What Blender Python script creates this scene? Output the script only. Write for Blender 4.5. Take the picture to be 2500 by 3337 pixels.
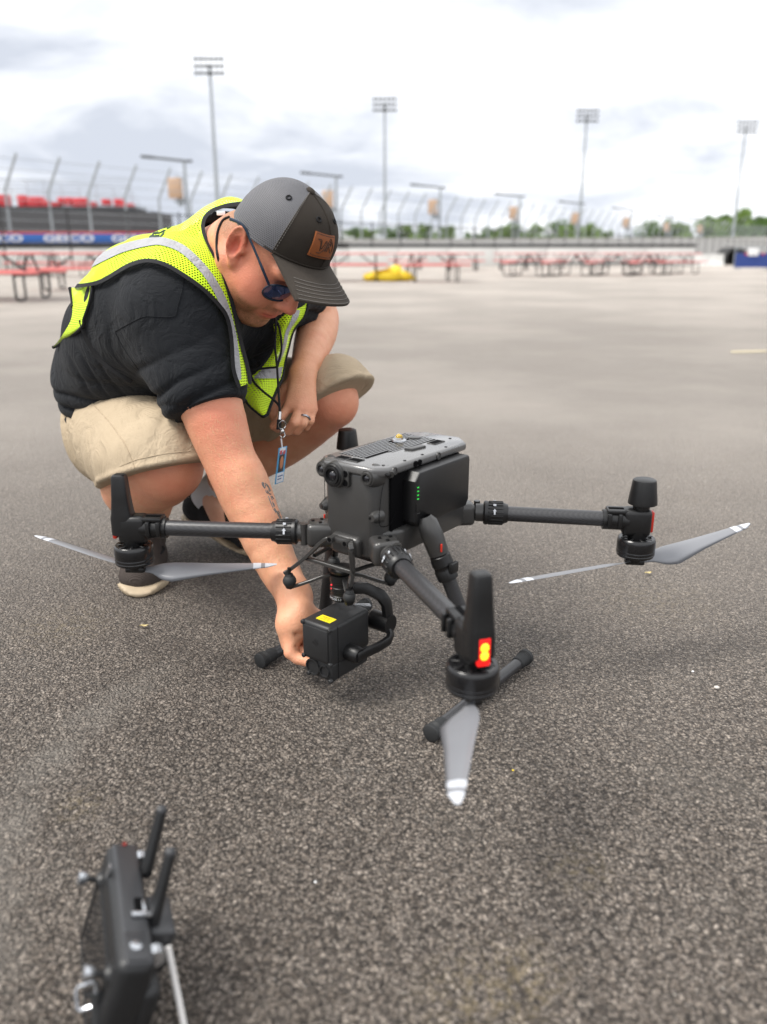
import bpy, bmesh, math, random
import numpy as np
from mathutils import Vector, Matrix
scene = bpy.context.scene
for o in list(bpy.data.objects): bpy.data.objects.remove(o)
COL = scene.collection
# ---------------------------------------------------------------- camera
FPX, PCX, PCY, PITCH, CAMH = 2593.0, 1250.0, 1629.0, 0.300, 0.73     # in pixels of the 2500 x 3337 photograph
cam_data = bpy.data.cameras.new("camera"); cam = bpy.data.objects.new("camera", cam_data); COL.objects.link(cam)
cam.location = (0, 0, CAMH); cam.rotation_euler = (math.pi / 2 - PITCH, 0, 0)
cam_data.sensor_fit = 'VERTICAL'; cam_data.sensor_height = 36.0; cam_data.sensor_width = 27.0
cam_data.lens = FPX / 3337 * 36.0; cam_data.shift_y = -(3337 / 2 - PCY) / 3337
cam_data.clip_start = 0.05; cam_data.clip_end = 3000
cam_data.dof.use_dof = True; cam_data.dof.focus_distance = 1.5; cam_data.dof.aperture_fstop = 2.6
scene.camera = cam
scene.render.resolution_x = 767; scene.render.resolution_y = 1024
# ---------------------------------------------------------------- light: bright broken overcast
SUN_EL, SUN_AZ = math.radians(57), math.radians(-105)       # azimuth from +Y (away from the camera) towards +X
world = bpy.data.worlds.new("World"); scene.world = world; world.use_nodes = True
wt = world.node_tree; wt.nodes.clear()
def wn(t, **kw):
    n = wt.nodes.new(t)
    for k, v in kw.items(): setattr(n, k, v)
    return n
sky = wn('ShaderNodeTexSky', sky_type='NISHITA', sun_disc=False, sun_elevation=SUN_EL, sun_rotation=SUN_AZ)
geo = wn('ShaderNodeTexCoord')
sep = wn('ShaderNodeSeparateXYZ'); wt.links.new(geo.outputs['Generated'], sep.inputs[0])
zz = wn('ShaderNodeMath', operation='ADD'); zz.inputs[1].default_value = 0.22
zm = wn('ShaderNodeMath', operation='MAXIMUM'); zm.inputs[1].default_value = 0.0
wt.links.new(sep.outputs['Z'], zm.inputs[0]); wt.links.new(zm.outputs[0], zz.inputs[0])
dx = wn('ShaderNodeMath', operation='DIVIDE'); dy = wn('ShaderNodeMath', operation='DIVIDE')
wt.links.new(sep.outputs['X'], dx.inputs[0]); wt.links.new(zz.outputs[0], dx.inputs[1])
wt.links.new(sep.outputs['Y'], dy.inputs[0]); wt.links.new(zz.outputs[0], dy.inputs[1])
cmb = wn('ShaderNodeCombineXYZ'); wt.links.new(dx.outputs[0], cmb.inputs[0]); wt.links.new(dy.outputs[0], cmb.inputs[1])
cmb.inputs[2].default_value = 8.3
def wnoise(scale, detail, rough, dist=0.0):
    n = wn('ShaderNodeTexNoise'); n.inputs['Scale'].default_value = scale; n.inputs['Detail'].default_value = detail
    n.inputs['Roughness'].default_value = rough; n.inputs['Distortion'].default_value = dist
    wt.links.new(cmb.outputs[0], n.inputs['Vector']); return n
n1 = wnoise(1.0, 7, 0.54, 0.45); n2 = wnoise(0.75, 5, 0.5, 0.2)
lowz = wn('ShaderNodeMapRange'); lowz.inputs['From Min'].default_value = 0.02; lowz.inputs['From Max'].default_value = 0.42; lowz.inputs['To Min'].default_value = 0.075; lowz.inputs['To Max'].default_value = -0.055
wt.links.new(sep.outputs['Z'], lowz.inputs['Value'])               # flat cloud bases show more towards the horizon
cl = wn('ShaderNodeMath', operation='ADD'); wt.links.new(n1.outputs['Fac'], cl.inputs[0]); wt.links.new(lowz.outputs[0], cl.inputs[1])
r1 = wn('ShaderNodeValToRGB'); e = r1.color_ramp.elements          # body of the clouds: white tops, blue-grey bellies
e[0].position = 0.455; e[0].color = (12.8, 12.9, 13.1, 1); e[1].position = 0.65; e[1].color = (5.7, 6.1, 6.9, 1)
m_ = e.new(0.565); m_.color = (8.0, 8.3, 8.9, 1)
wt.links.new(cl.outputs[0], r1.inputs[0])
r2 = wn('ShaderNodeValToRGB'); e = r2.color_ramp.elements          # few gaps of open sky
e[0].position = 0.62; e[0].color = (0, 0, 0, 1); e[1].position = 0.70; e[1].color = (0.6, 0.6, 0.6, 1)
wt.links.new(n2.outputs['Fac'], r2.inputs[0])
mix = wn('ShaderNodeMix', data_type='RGBA')
wt.links.new(r2.outputs[0], mix.inputs['Factor']); wt.links.new(r1.outputs[0], mix.inputs['A']); wt.links.new(sky.outputs[0], mix.inputs['B'])
bg = wn('ShaderNodeBackground'); bg.inputs['Strength'].default_value = 0.085
wt.links.new(mix.outputs['Result'], bg.inputs['Color'])
wo = wn('ShaderNodeOutputWorld'); wt.links.new(bg.outputs[0], wo.inputs[0])
sun_data = bpy.data.lights.new("sun", 'SUN'); sun_data.energy = 2.7; sun_data.angle = math.radians(22); sun_data.color = (1.0, 0.96, 0.9)
sun = bpy.data.objects.new("sun", sun_data); COL.objects.link(sun)
sd = Vector((math.sin(SUN_AZ) * math.cos(SUN_EL), math.cos(SUN_AZ) * math.cos(SUN_EL), math.sin(SUN_EL)))
sun.rotation_euler = sd.to_track_quat('Z', 'Y').to_euler(); sun.location = (0, 0, 30)
vs = scene.view_settings; vs.view_transform = 'Standard'; vs.look = 'None'; vs.exposure = 0.56; vs.gamma = 1.0
try: vs.use_curve_mapping = False
except Exception: pass
scene.render.engine = 'CYCLES'

# ---------------------------------------------------------------- pixel helpers (direction only; the distance is given)
_c, _s = math.cos(PITCH), math.sin(PITCH)
def ray(u, v):
    x = (u - PCX) / FPX; y = -(v - PCY) / FPX
    return np.array([x, _c + y * _s, -_s + y * _c])
def PX(u, v, d): return np.array([0, 0, CAMH]) + d * ray(u, v)
def PZ(u, v, z=0.0):
    r = ray(u, v); return np.array([0, 0, CAMH]) + r * ((z - CAMH) / r[2])
def proj(p):
    p = np.asarray(p, float) - np.array([0, 0, CAMH]); d = p[..., 1] * _c - p[..., 2] * _s; y = p[..., 1] * _s + p[..., 2] * _c
    return np.stack([PCX + FPX * p[..., 0] / d, PCY - FPX * y / d, d], -1)

# ---------------------------------------------------------------- materials
MATS = {}
class NB:
    """small helper round a material's node tree"""
    def __init__(s, name):
        m = bpy.data.materials.new(name); m.use_nodes = True; s.m = m; s.t = m.node_tree; MATS[name] = m
        s.b = s.t.nodes['Principled BSDF']; s._tc = None
    def n(s, typ, **kw):
        n = s.t.nodes.new(typ)
        for k, v in kw.items(): setattr(n, k, v)
        return n
    def l(s, a, b): s.t.links.new(a, b)
    def tc(s, which='Object'):
        if s._tc is None: s._tc = s.n('ShaderNodeTexCoord')
        return s._tc.outputs[which]
    def noise(s, scale, detail=4, rough=0.55, vec=None, dist=0.0):
        n = s.n('ShaderNodeTexNoise'); n.inputs['Scale'].default_value = scale; n.inputs['Detail'].default_value = detail
        n.inputs['Roughness'].default_value = rough; n.inputs['Distortion'].default_value = dist
        s.l(vec if vec is not None else s.tc(), n.inputs['Vector']); return n.outputs['Fac']
    def voro(s, scale, out='Distance', feature='F1', vec=None, rnd=1.0):
        n = s.n('ShaderNodeTexVoronoi', feature=feature); n.inputs['Scale'].default_value = scale; n.inputs['Randomness'].default_value = rnd
        s.l(vec if vec is not None else s.tc(), n.inputs['Vector']); return n.outputs[out]
    def ramp(s, fac, stops, interp='LINEAR'):
        n = s.n('ShaderNodeValToRGB'); cr = n.color_ramp; cr.interpolation = interp
        while len(cr.elements) < len(stops): cr.elements.new(0.5)
        for e, (p, c) in zip(cr.elements, stops):
            e.position = p; e.color = (c, c, c, 1) if isinstance(c, (int, float)) else (*c, 1)
        s.l(fac, n.inputs[0]); return n.outputs[0]
    def mix(s, fac, a, b, mode='MIX'):
        n = s.n('ShaderNodeMix', data_type='RGBA', blend_type=mode)
        for key, v in (('Factor', fac), ('A', a), ('B', b)):
            sock = n.inputs[key]
            if isinstance(v, (int, float)): sock.default_value = v if key == 'Factor' else (v, v, v, 1)
            elif isinstance(v, tuple): sock.default_value = (*v, 1)
            else: s.l(v, sock)
        return n.outputs['Result']
    def math(s, op, a, b=None, c=None):
        n = s.n('ShaderNodeMath', operation=op)
        for i, v in enumerate((a, b, c)):
            if v is None: continue
            if isinstance(v, (int, float)): n.inputs[i].default_value = v
            else: s.l(v, n.inputs[i])
        return n.outputs[0]
    def attr(s, name, out='Fac'):
        n = s.n('ShaderNodeAttribute'); n.attribute_name = name; return n.outputs[out]
    def set(s, **kw):
        for k, v in kw.items():
            k = {'color': 'Base Color', 'rough': 'Roughness', 'metal': 'Metallic', 'spec': 'Specular IOR Level', 'normal': 'Normal', 'coat': 'Coat Weight',
                 'sss': 'Subsurface Weight', 'alpha': 'Alpha', 'emis': 'Emission Color', 'estr': 'Emission Strength', 'sheen': 'Sheen Weight', 'trans': 'Transmission Weight'}[k]
            sock = s.b.inputs[k]
            if isinstance(v, (int, float)): sock.default_value = v
            elif isinstance(v, tuple): sock.default_value = (*v, 1) if len(v) == 3 else v
            else: s.l(v, sock)
        return s
    def bump(s, h, strength=0.5, dist=0.002, normal=None):
        n = s.n('ShaderNodeBump'); n.inputs['Strength'].default_value = strength; n.inputs['Distance'].default_value = dist
        s.l(h, n.inputs['Height'])
        if normal is not None: s.l(normal, n.inputs['Normal'])
        s.l(n.outputs[0], s.b.inputs['Normal']); return n.outputs[0]
def simple(name, col, rough=0.5, metal=0.0, var=0.12, scale=30, bump=0.0, bscale=400, spec=0.5, **kw):
    """plain colour with a little mottling, grain and roughness variation"""
    b = NB(name); n = b.noise(scale, 4, 0.6)
    lo = tuple(c * (1 - var) for c in col); hi = tuple(min(1, c * (1 + var)) for c in col)
    b.set(color=b.mix(n, lo, hi), rough=b.math('ADD', b.math('MULTIPLY', n, 0.16), rough - 0.08), metal=metal, spec=spec, **kw)
    if bump: b.bump(b.noise(bscale, 3, 0.6), bump, 0.0006)
    return b.m

# ---------------------------------------------------------------- mesh helpers
def nrm(v): v = np.asarray(v, float); return v / (np.linalg.norm(v) + 1e-12)
def frame(z, hint=(0, 0, 1)):
    z = nrm(z); h = np.asarray(hint, float)
    if abs(np.dot(z, nrm(h))) > 0.98: h = np.array([1.0, 0, 0]) if abs(z[0]) < 0.9 else np.array([0, 1.0, 0])
    x = nrm(np.cross(h, z)); y = np.cross(z, x); return np.stack([x, y, z], 1)
class MB:
    """collects shapes that become ONE mesh object"""
    def __init__(s): s.v = []; s.f = []; s.n = 0
    def add(s, v, f):
        v = np.asarray(v, float).reshape(-1, 3); s.v.append(v); s.f += [tuple(int(i) + s.n for i in q) for q in f]; s.n += len(v); return s
    def cyl(s, p0, p1, r0, r1=None, n=20, cap0=True, cap1=True):
        r1 = r0 if r1 is None else r1
        return s.lathe([(0, 0)] * cap0 + [(0, r0), (1, r1)] + [(1, 0)] * cap1, p0, p1, n)
    def lathe(s, prof, p0, p1, n=24, hint=(0, 0, 1), a0=0.0, a1=None):
        """prof = (t along p0-p1 as a fraction, radius)"""
        p0 = np.asarray(p0, float); p1 = np.asarray(p1, float); M = frame(p1 - p0, hint); L = np.linalg.norm(p1 - p0); v = []; f = []; rings = []
        closed = a1 is None; a1 = a0 + 2 * math.pi if closed else a1; m = n if closed else n + 1
        ang = a0 + (a1 - a0) * np.arange(m) / n
        for t, r in prof:
            c = p0 + M[:, 2] * L * t
            if r < 1e-9: rings.append([len(v)]); v.append(c)
            else:
                rings.append(list(range(len(v), len(v) + m)))
                v += list(c + np.outer(np.cos(ang) * r, M[:, 0]) + np.outer(np.sin(ang) * r, M[:, 1]))
        for A, B in zip(rings[:-1], rings[1:]):
            for i in range(n):
                j = (i + 1) % m
                if len(A) == 1 and len(B) == 1: continue
                if len(A) == 1: f.append((A[0], B[j], B[i]))
                elif len(B) == 1: f.append((A[i], A[j], B[0]))
                else: f.append((A[i], A[j], B[j], B[i]))
        return s.add(v, f)
    def tube(s, pts, r, n=8, close=False, cap=True, flat=None, hint=(0, 0, 1)):
        """r: radius or list; flat=(dir, scale) squeezes the section along dir"""
        pts = np.asarray(pts, float); k = len(pts); rr = np.full(k, r) if np.isscalar(r) else np.asarray(r, float); v = []; f = []
        prev = None; ang = 2 * math.pi * np.arange(n) / n
        for i in range(k):
            if close: t = pts[(i + 1) % k] - pts[i - 1]
            else: t = pts[min(i + 1, k - 1)] - pts[max(i - 1, 0)]
            t = nrm(t)
            if prev is None: M = frame(t, hint); x = M[:, 0]
            else: x = nrm(prev - t * np.dot(prev, t))
            prev = x; y = np.cross(t, x)
            off = np.outer(np.cos(ang) * rr[i], x) + np.outer(np.sin(ang) * rr[i], y)
            if flat is not None:
                d = nrm(flat[0]); off = off + np.outer(off @ d, d) * (flat[1] - 1)
            v += list(pts[i] + off)
        for i in range(k if close else k - 1):
            a = i * n; b = ((i + 1) % k) * n
            for j in range(n): f.append((a + j, a + (j + 1) % n, b + (j + 1) % n, b + j))
        if cap and not close:
            f.append(tuple(range(n - 1, -1, -1))); f.append(tuple(range((k - 1) * n, k * n)))
        return s.add(v, f)
    def rbox(s, c, size, bev=0.0, seg=2, R=None, taper=None):
        bm = bmesh.new(); bmesh.ops.create_cube(bm, size=1.0)
        for q in bm.verts:
            q.co = Vector((q.co.x * size[0], q.co.y * size[1], q.co.z * size[2]))
            if taper is not None and q.co.z > 0: q.co.x *= taper[0]; q.co.y *= taper[1]
        if bev > 0: bmesh.ops.bevel(bm, geom=list(bm.edges), offset=bev, segments=seg, profile=0.5, affect='EDGES')
        bm.verts.index_update(); v = np.array([q.co[:] for q in bm.verts]); f = [[q.index for q in p.verts] for p in bm.faces]; bm.free()
        if R is not None: v = v @ np.asarray(R).T
        return s.add(v + np.asarray(c, float), f)
    def prism(s, poly, h0, h1, O=(0, 0, 0), X=(1, 0, 0), Y=(0, 1, 0), Z=None, bev=0.0, seg=2, every=False):
        """extrudes a 2-D outline (in X, Y from O) along Z between h0 and h1"""
        X = np.asarray(X, float); Y = np.asarray(Y, float); Z = np.cross(X, Y) if Z is None else np.asarray(Z, float); O = np.asarray(O, float)
        bm = bmesh.new(); a = [bm.verts.new((p[0], p[1], h0)) for p in poly]; b = [bm.verts.new((p[0], p[1], h1)) for p in poly]; k = len(poly)
        bm.faces.new(a[::-1]); bm.faces.new(b)
        for i in range(k): bm.faces.new((a[i], a[(i + 1) % k], b[(i + 1) % k], b[i]))
        bmesh.ops.recalc_face_normals(bm, faces=bm.faces)
        if bev > 0:
            ed = [e for e in bm.edges if every or abs(e.verts[0].co.z - e.verts[1].co.z) < 1e-9]
            bmesh.ops.bevel(bm, geom=ed, offset=bev, segments=seg, profile=0.5, affect='EDGES')
        bm.verts.index_update(); v = np.array([q.co[:] for q in bm.verts]); f = [[q.index for q in p.verts] for p in bm.faces]; bm.free()
        return s.add(O + np.outer(v[:, 0], X) + np.outer(v[:, 1], Y) + np.outer(v[:, 2], Z), f)
    def bar(s, path, w, h, up=(0, 0, 1), ch=.25):
        """sweeps a chamfered rectangle (w across, h along up) down a path"""
        P = np.asarray(path, float); k = len(P); sec = []; G = []
        c = ch; sec = [(1, 1 - c), (1 - c, 1), (-1 + c, 1), (-1, 1 - c), (-1, -1 + c), (-1 + c, -1), (1 - c, -1), (1, -1 + c)]
        for i in range(k):
            t = nrm(P[min(i + 1, k - 1)] - P[max(i - 1, 0)]); u = np.asarray(up, float); u = nrm(u - t * (u @ t)); x = np.cross(t, u); G.append([P[i] + x * a * w / 2 + u * b * h / 2 for a, b in sec])
        G = np.array(G); s.grid(np.concatenate([G, G[:, :1]], 1)); s.add(G[0], [tuple(range(8))]); return s.add(G[-1], [tuple(range(8))])
    def grid(s, G, close_u=False):
        G = np.asarray(G, float); a, b = G.shape[:2]; f = []
        for i in range(a if close_u else a - 1):
            for j in range(b - 1):
                i2 = (i + 1) % a; f.append((i * b + j, i2 * b + j, i2 * b + j + 1, i * b + j + 1))
        return s.add(G.reshape(-1, 3), f)
    def ball(s, c, r, n=14, m=8, sc=(1, 1, 1), R=None):
        prof = [(0.5 - 0.5 * math.cos(math.pi * i / m), math.sin(math.pi * i / m)) for i in range(m + 1)]
        t = MB(); t.lathe([(p, q if 0 < i < m else 0) for i, (p, q) in enumerate(prof)], (0, 0, -1), (0, 0, 1), n)
        v = t.v[0] * r * np.asarray(sc, float)
        if R is not None: v = v @ np.asarray(R).T
        return s.add(v + np.asarray(c, float), t.f)
    def quad(s, a, b, c, d): return s.add([a, b, c, d], [(0, 1, 2, 3)])
    def verts(s): return np.concatenate(s.v) if s.v else np.zeros((0, 3))
def mat(m): return MATS[m] if isinstance(m, str) else m
def link(name, me, parent=None):
    o = bpy.data.objects.new(name, me); COL.objects.link(o)
    if parent is not None: o.parent = parent
    return o
def mesh_np(name, v, f, material, smooth=True, angle=38, attrs=None, uv=None):
    me = bpy.data.meshes.new(name)
    me.from_pydata([tuple(p) for p in np.asarray(v)], [], [tuple(int(i) for i in q) for q in f]); me.update()
    if smooth:
        me.polygons.foreach_set('use_smooth', np.ones(len(me.polygons), bool))
        if angle is not None: me.set_sharp_from_angle(angle=math.radians(angle))
    if material is not None: me.materials.append(mat(material))
    for k, a in (attrs or {}).items():
        a = np.asarray(a, np.float32)
        if a.ndim == 1: me.attributes.new(k, 'FLOAT', 'POINT').data.foreach_set('value', a)
        else:
            c = np.ones((len(a), 4), np.float32); c[:, :a.shape[1]] = a
            me.attributes.new(k, 'FLOAT_COLOR', 'POINT').data.foreach_set('color', c.ravel())
    return me
def obj(name, mb, material, parent=None, smooth=True, angle=38, org=None):
    """org: subtract this world point (the parent's place)"""
    v = mb.verts()
    if org is not None: v = v - np.asarray(org)
    me = mesh_np(name, v, mb.f, material, smooth, angle)
    bm = bmesh.new(); bm.from_mesh(me); bmesh.ops.recalc_face_normals(bm, faces=bm.faces); bm.to_mesh(me); bm.free()
    if smooth and angle is not None: me.set_sharp_from_angle(angle=math.radians(angle))
    return link(name, me, parent)
def tag(o, label=None, cat=None, group=None, kind=None):
    for k, v in (('label', label), ('category', cat), ('group', group), ('kind', kind)):
        if v: o[k] = v
    return o
def thing(name, loc, label, cat, group=None, rz=0.0):
    o = bpy.data.objects.new(name, None); COL.objects.link(o); o.location = tuple(loc); o.rotation_euler = (0, 0, rz); o.empty_display_size = 0.1
    return tag(o, label, cat, group)
def kids(o): return [c for c in bpy.data.objects if c.parent == o]
def copy_tree(o, parent=None):
    c = o.copy(); COL.objects.link(c); c.parent = parent
    for ch in kids(o): copy_tree(ch, c)
    return c
def text_mesh(s, size=1.0, depth=0.0, shear=0.0, bold=0.0):
    """outline of words as triangles, centred, in the XY plane"""
    cu = bpy.data.curves.new('words', 'FONT'); cu.body = s; cu.size = size; cu.align_x = 'CENTER'; cu.align_y = 'CENTER'; cu.extrude = depth; cu.shear = shear; cu.offset = bold
    cu.resolution_u = 4
    o = bpy.data.objects.new('words', cu); COL.objects.link(o); dg = bpy.context.evaluated_depsgraph_get()
    me = o.evaluated_get(dg).to_mesh(); v = np.array([q.co[:] for q in me.vertices]); f = [list(p.vertices) for p in me.polygons]
    o.evaluated_get(dg).to_mesh_clear(); bpy.data.objects.remove(o); bpy.data.curves.remove(cu); return v, f
def spline(pts, n=40, close=False):
    """Catmull-Rom through the points"""
    P = np.asarray(pts, float); k = len(P)
    if close: Q = np.concatenate([P[-1:], P, P[:2]]); segs = k
    else: Q = np.concatenate([2 * P[:1] - P[1:2], P, 2 * P[-1:] - P[-2:-1]]); segs = k - 1
    ts = np.linspace(0, segs, n, endpoint=not close); out = []
    for t in ts:
        i = min(int(t), segs - 1); u = t - i; a, b, c, d = Q[i:i + 4]
        out.append(0.5 * (2 * b + (c - a) * u + (2 * a - 5 * b + 4 * c - d) * u * u + (3 * b - a - 3 * c + d) * u ** 3))
    return np.array(out)
# ---------------------------------------------------------------- implicit surfaces: smooth unions of tapered limbs, meshed by surface nets
def smin(a, b, k):
    h = np.clip(0.5 + 0.5 * (b - a) / k, 0, 1); return b * (1 - h) + a * h - k * h * (1 - h)
def smax(a, b, k): return -smin(-a, -b, k)
def s_cap(a, b, ra, rb):
    a = np.asarray(a, float); b = np.asarray(b, float); ab = b - a; L2 = ab @ ab
    def f(p):
        t = np.clip((p - a) @ ab / L2, 0, 1); return np.linalg.norm(p - a - t[:, None] * ab, axis=1) - (ra + (rb - ra) * t)
    r = max(ra, rb); return f, np.minimum(a, b) - r, np.maximum(a, b) + r
def s_ecap(a, b, ra, rb, fd, fs):
    """tapered limb squeezed by fs along the direction fd"""
    a = np.asarray(a, float); b = np.asarray(b, float); ab = b - a; L2 = ab @ ab; fd = nrm(fd)
    def f(p):
        t = np.clip((p - a) @ ab / L2, 0, 1); q = p - a - t[:, None] * ab; q = q + np.outer(q @ fd, fd) * (1 / fs - 1)
        return (np.linalg.norm(q, axis=1) - (ra + (rb - ra) * t)) * min(1, fs)
    r = max(ra, rb) * max(1, fs); return f, np.minimum(a, b) - r, np.maximum(a, b) + r
def s_ell(c, r, R=None):
    c = np.asarray(c, float); r = np.asarray(r, float); R = np.eye(3) if R is None else np.asarray(R)     # columns = axes
    def f(p):
        q = (p - c) @ R; k0 = np.linalg.norm(q / r, axis=1); k1 = np.linalg.norm(q / r ** 2, axis=1) + 1e-9; return k0 * (k0 - 1) / k1
    e = np.abs(R) @ r; return f, c - e, c + e
def s_torus(c, R, ra, rb, tr):
    """elliptic ring in the first two axes of R"""
    c = np.asarray(c, float); R = np.asarray(R)
    def f(p):
        q = (p - c) @ R; an = np.arctan2(q[:, 1] / rb, q[:, 0] / ra)
        return np.sqrt((q[:, 0] - ra * np.cos(an)) ** 2 + (q[:, 1] - rb * np.sin(an)) ** 2 + q[:, 2] ** 2) - tr
    m = max(ra, rb) + tr; return f, c - m, c + m
class Field:
    def __init__(s): s.p = []; s.post = []
    def u(s, prim, k=0.02): s.p.append((prim, k, 1)); return s
    def sub(s, prim, k=0.006): s.p.append((prim, k, -1)); return s
    def limb(s, pts, rad, k=0.02, **kw):
        for i in range(len(pts) - 1): s.u(s_cap(pts[i], pts[i + 1], rad[i], rad[i + 1]), k)
        return s
    def eval(s, P, post=True):
        d = np.full(len(P), 0.09)
        for (f, lo, hi), k, mode in s.p:
            mg = 0.05 + k; i = np.nonzero(((P > lo - mg) & (P < hi + mg)).all(1))[0]
            if not len(i): continue
            e = f(P[i]); d[i] = smin(d[i], e, k) if mode > 0 else smax(d[i], -e, k)
        if post:
            for g in s.post: d = g(P, d)
        return d
    def bounds(s):
        lo = np.min([p[0][1] for p in s.p if p[2] > 0], 0); hi = np.max([p[0][2] for p in s.p if p[2] > 0], 0); return lo, hi
    def grad(s, P, h=0.002):
        g = np.stack([s.eval(P + np.eye(3)[i] * h, False) - s.eval(P - np.eye(3)[i] * h, False) for i in range(3)], 1)
        return g / (np.linalg.norm(g, axis=1, keepdims=True) + 1e-9)
def surface(F, h, pad=0.02, lo=None, hi=None, B=8):
    l0, h0 = F.bounds(); lo = l0 - pad if lo is None else np.asarray(lo); hi = h0 + pad if hi is None else np.asarray(hi)
    nb = np.ceil((hi - lo) / (h * B)).astype(int); n = nb * B
    bi = np.stack(np.meshgrid(*[np.arange(k) for k in nb], indexing='ij'), -1).reshape(-1, 3)
    dc = F.eval(lo + (bi * B + (B - 1) / 2) * h)
    V = np.repeat(np.repeat(np.repeat(np.where(dc < 0, -1.0, 1.0).astype(np.float32).reshape(nb), B, 0), B, 1), B, 2)
    act = bi[np.abs(dc) < B * h * 0.9 + 0.012]; off = np.stack(np.meshgrid(*[np.arange(B)] * 3, indexing='ij'), -1).reshape(-1, 3)
    for s0 in range(0, len(act), 600):
        ix = (act[s0:s0 + 600, None, :] * B + off[None]).reshape(-1, 3); V[ix[:, 0], ix[:, 1], ix[:, 2]] = F.eval(lo + ix * h)
    S = V < 0; cnt = np.zeros(n - 1, np.int8)
    cs = [(a, b, c) for a in (0, 1) for b in (0, 1) for c in (0, 1)]
    for a, b, c in cs: cnt += S[a:n[0] - 1 + a, b:n[1] - 1 + b, c:n[2] - 1 + c]
    cells = np.argwhere((cnt > 0) & (cnt < 8)); idx = np.full(n - 1, -1, np.int32); idx[tuple(cells.T)] = np.arange(len(cells))
    val = np.stack([V[cells[:, 0] + a, cells[:, 1] + b, cells[:, 2] + c] for a, b, c in cs], 1)
    acc = np.zeros((len(cells), 3)); num = np.zeros(len(cells)); C = np.array(cs, float)
    for i in range(8):
        for j in range(i + 1, 8):
            if np.abs(C[i] - C[j]).sum() != 1: continue
            a, b = val[:, i], val[:, j]; m = (a < 0) != (b < 0); t = np.where(m, a / np.where(m, a - b, 1), 0)
            acc += np.where(m[:, None], C[i] + t[:, None] * (C[j] - C[i]), 0); num += m
    verts = lo + (cells + acc / num[:, None]) * h; quads = []
    for ax in range(3):
        o = [(1, 2), (2, 0), (0, 1)][ax]; sl0 = [slice(None)] * 3; sl1 = [slice(None)] * 3; sl0[ax] = slice(0, n[ax] - 1); sl1[ax] = slice(1, n[ax])
        A, Bq = S[tuple(sl0)], S[tuple(sl1)]; e = np.argwhere(A != Bq); e = e[(e[:, o[0]] > 0) & (e[:, o[1]] > 0) & (e[:, o[0]] < n[o[0]] - 1) & (e[:, o[1]] < n[o[1]] - 1)]
        fl = A[tuple(e.T)]; q = []
        for du, dv in ((1, 1), (0, 1), (0, 0), (1, 0)):
            g = e.copy(); g[:, o[0]] -= du; g[:, o[1]] -= dv; q.append(idx[tuple(g.T)])
        q = np.stack(q, 1); q[~fl] = q[~fl][:, ::-1]; quads.append(q)
    return verts, np.concatenate(quads)
def relax(v, f, it=2, lam=0.5):
    f = np.asarray(f); e = np.concatenate([f[:, [i, (i + 1) % f.shape[1]]] for i in range(f.shape[1])]); v = v.copy()
    for _ in range(it):
        acc = np.zeros_like(v); c = np.zeros(len(v))
        for a, b in ((0, 1), (1, 0)):
            for k in range(3): acc[:, k] += np.bincount(e[:, a], v[e[:, b], k], len(v))
            c += np.bincount(e[:, a], minlength=len(v))
        v += lam * (acc / np.maximum(c, 1)[:, None] - v)
    return v
def clip(v, f, s):
    """keeps the part of a mesh where the vertex field s > 0, cutting faces along s = 0"""
    v = list(map(tuple, v)); s = list(map(float, s)); out = []; cut = {}
    for q in f:
        k = [s[i] > 0 for i in q]
        if all(k): out.append(tuple(q)); continue
        if not any(k): continue
        poly = []
        for a in range(len(q)):
            i, j = q[a], q[(a + 1) % len(q)]
            if s[i] > 0: poly.append(i)
            if (s[i] > 0) != (s[j] > 0):
                key = (min(i, j), max(i, j))
                if key not in cut:
                    t = s[i] / (s[i] - s[j]); cut[key] = len(v); v.append(tuple(v[i][c] + t * (v[j][c] - v[i][c]) for c in range(3))); s.append(0.0)
                poly.append(cut[key])
        if len(poly) > 2: out.append(tuple(poly))
    used = sorted({i for q in out for i in q}); mp = {i: k for k, i in enumerate(used)}
    return np.array([v[i] for i in used]).reshape(-1, 3), [tuple(mp[i] for i in q) for q in out]
# cheap lattice noise, about -1..1
_rng = np.random.default_rng(7); _tab = _rng.uniform(-1, 1, 4096)
def vnoise(P):
    i = np.floor(P).astype(np.int64); u = P - i; u = u * u * (3 - 2 * u); r = 0
    for a in (0, 1):
        for b in (0, 1):
            for c in (0, 1):
                h = _tab[((i[:, 0] + a) * 73856093 ^ (i[:, 1] + b) * 19349663 ^ (i[:, 2] + c) * 83492791) & 4095]
                r = r + h * np.where(a, u[:, 0], 1 - u[:, 0]) * np.where(b, u[:, 1], 1 - u[:, 1]) * np.where(c, u[:, 2], 1 - u[:, 2])
    return r
def poly_sd(uv, poly):
    """signed distance to a 2-D outline, > 0 inside"""
    uv = np.asarray(uv, float); poly = np.asarray(poly, float); d = np.full(len(uv), 1e9); ins = np.zeros(len(uv), bool)
    for i in range(len(poly)):
        a, b = poly[i], poly[(i + 1) % len(poly)]; ab = b - a; t = np.clip((uv - a) @ ab / (ab @ ab), 0, 1)
        d = np.minimum(d, np.linalg.norm(uv - a - t[:, None] * ab, axis=1))
        c = (a[1] > uv[:, 1]) != (b[1] > uv[:, 1])
        with np.errstate(divide='ignore', invalid='ignore'): x = a[0] + (uv[:, 1] - a[1]) * (b[0] - a[0]) / (b[1] - a[1])
        ins ^= c & (uv[:, 0] < x)
    return np.where(ins, d, -d)
def line_sd(uv, line):
    uv = np.asarray(uv, float); d = np.full(len(uv), 1e9)
    for a, b in zip(line[:-1], line[1:]):
        a = np.asarray(a, float); ab = np.asarray(b, float) - a; t = np.clip((uv - a) @ ab / (ab @ ab), 0, 1); d = np.minimum(d, np.linalg.norm(uv - a - t[:, None] * ab, axis=1))
    return d
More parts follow.
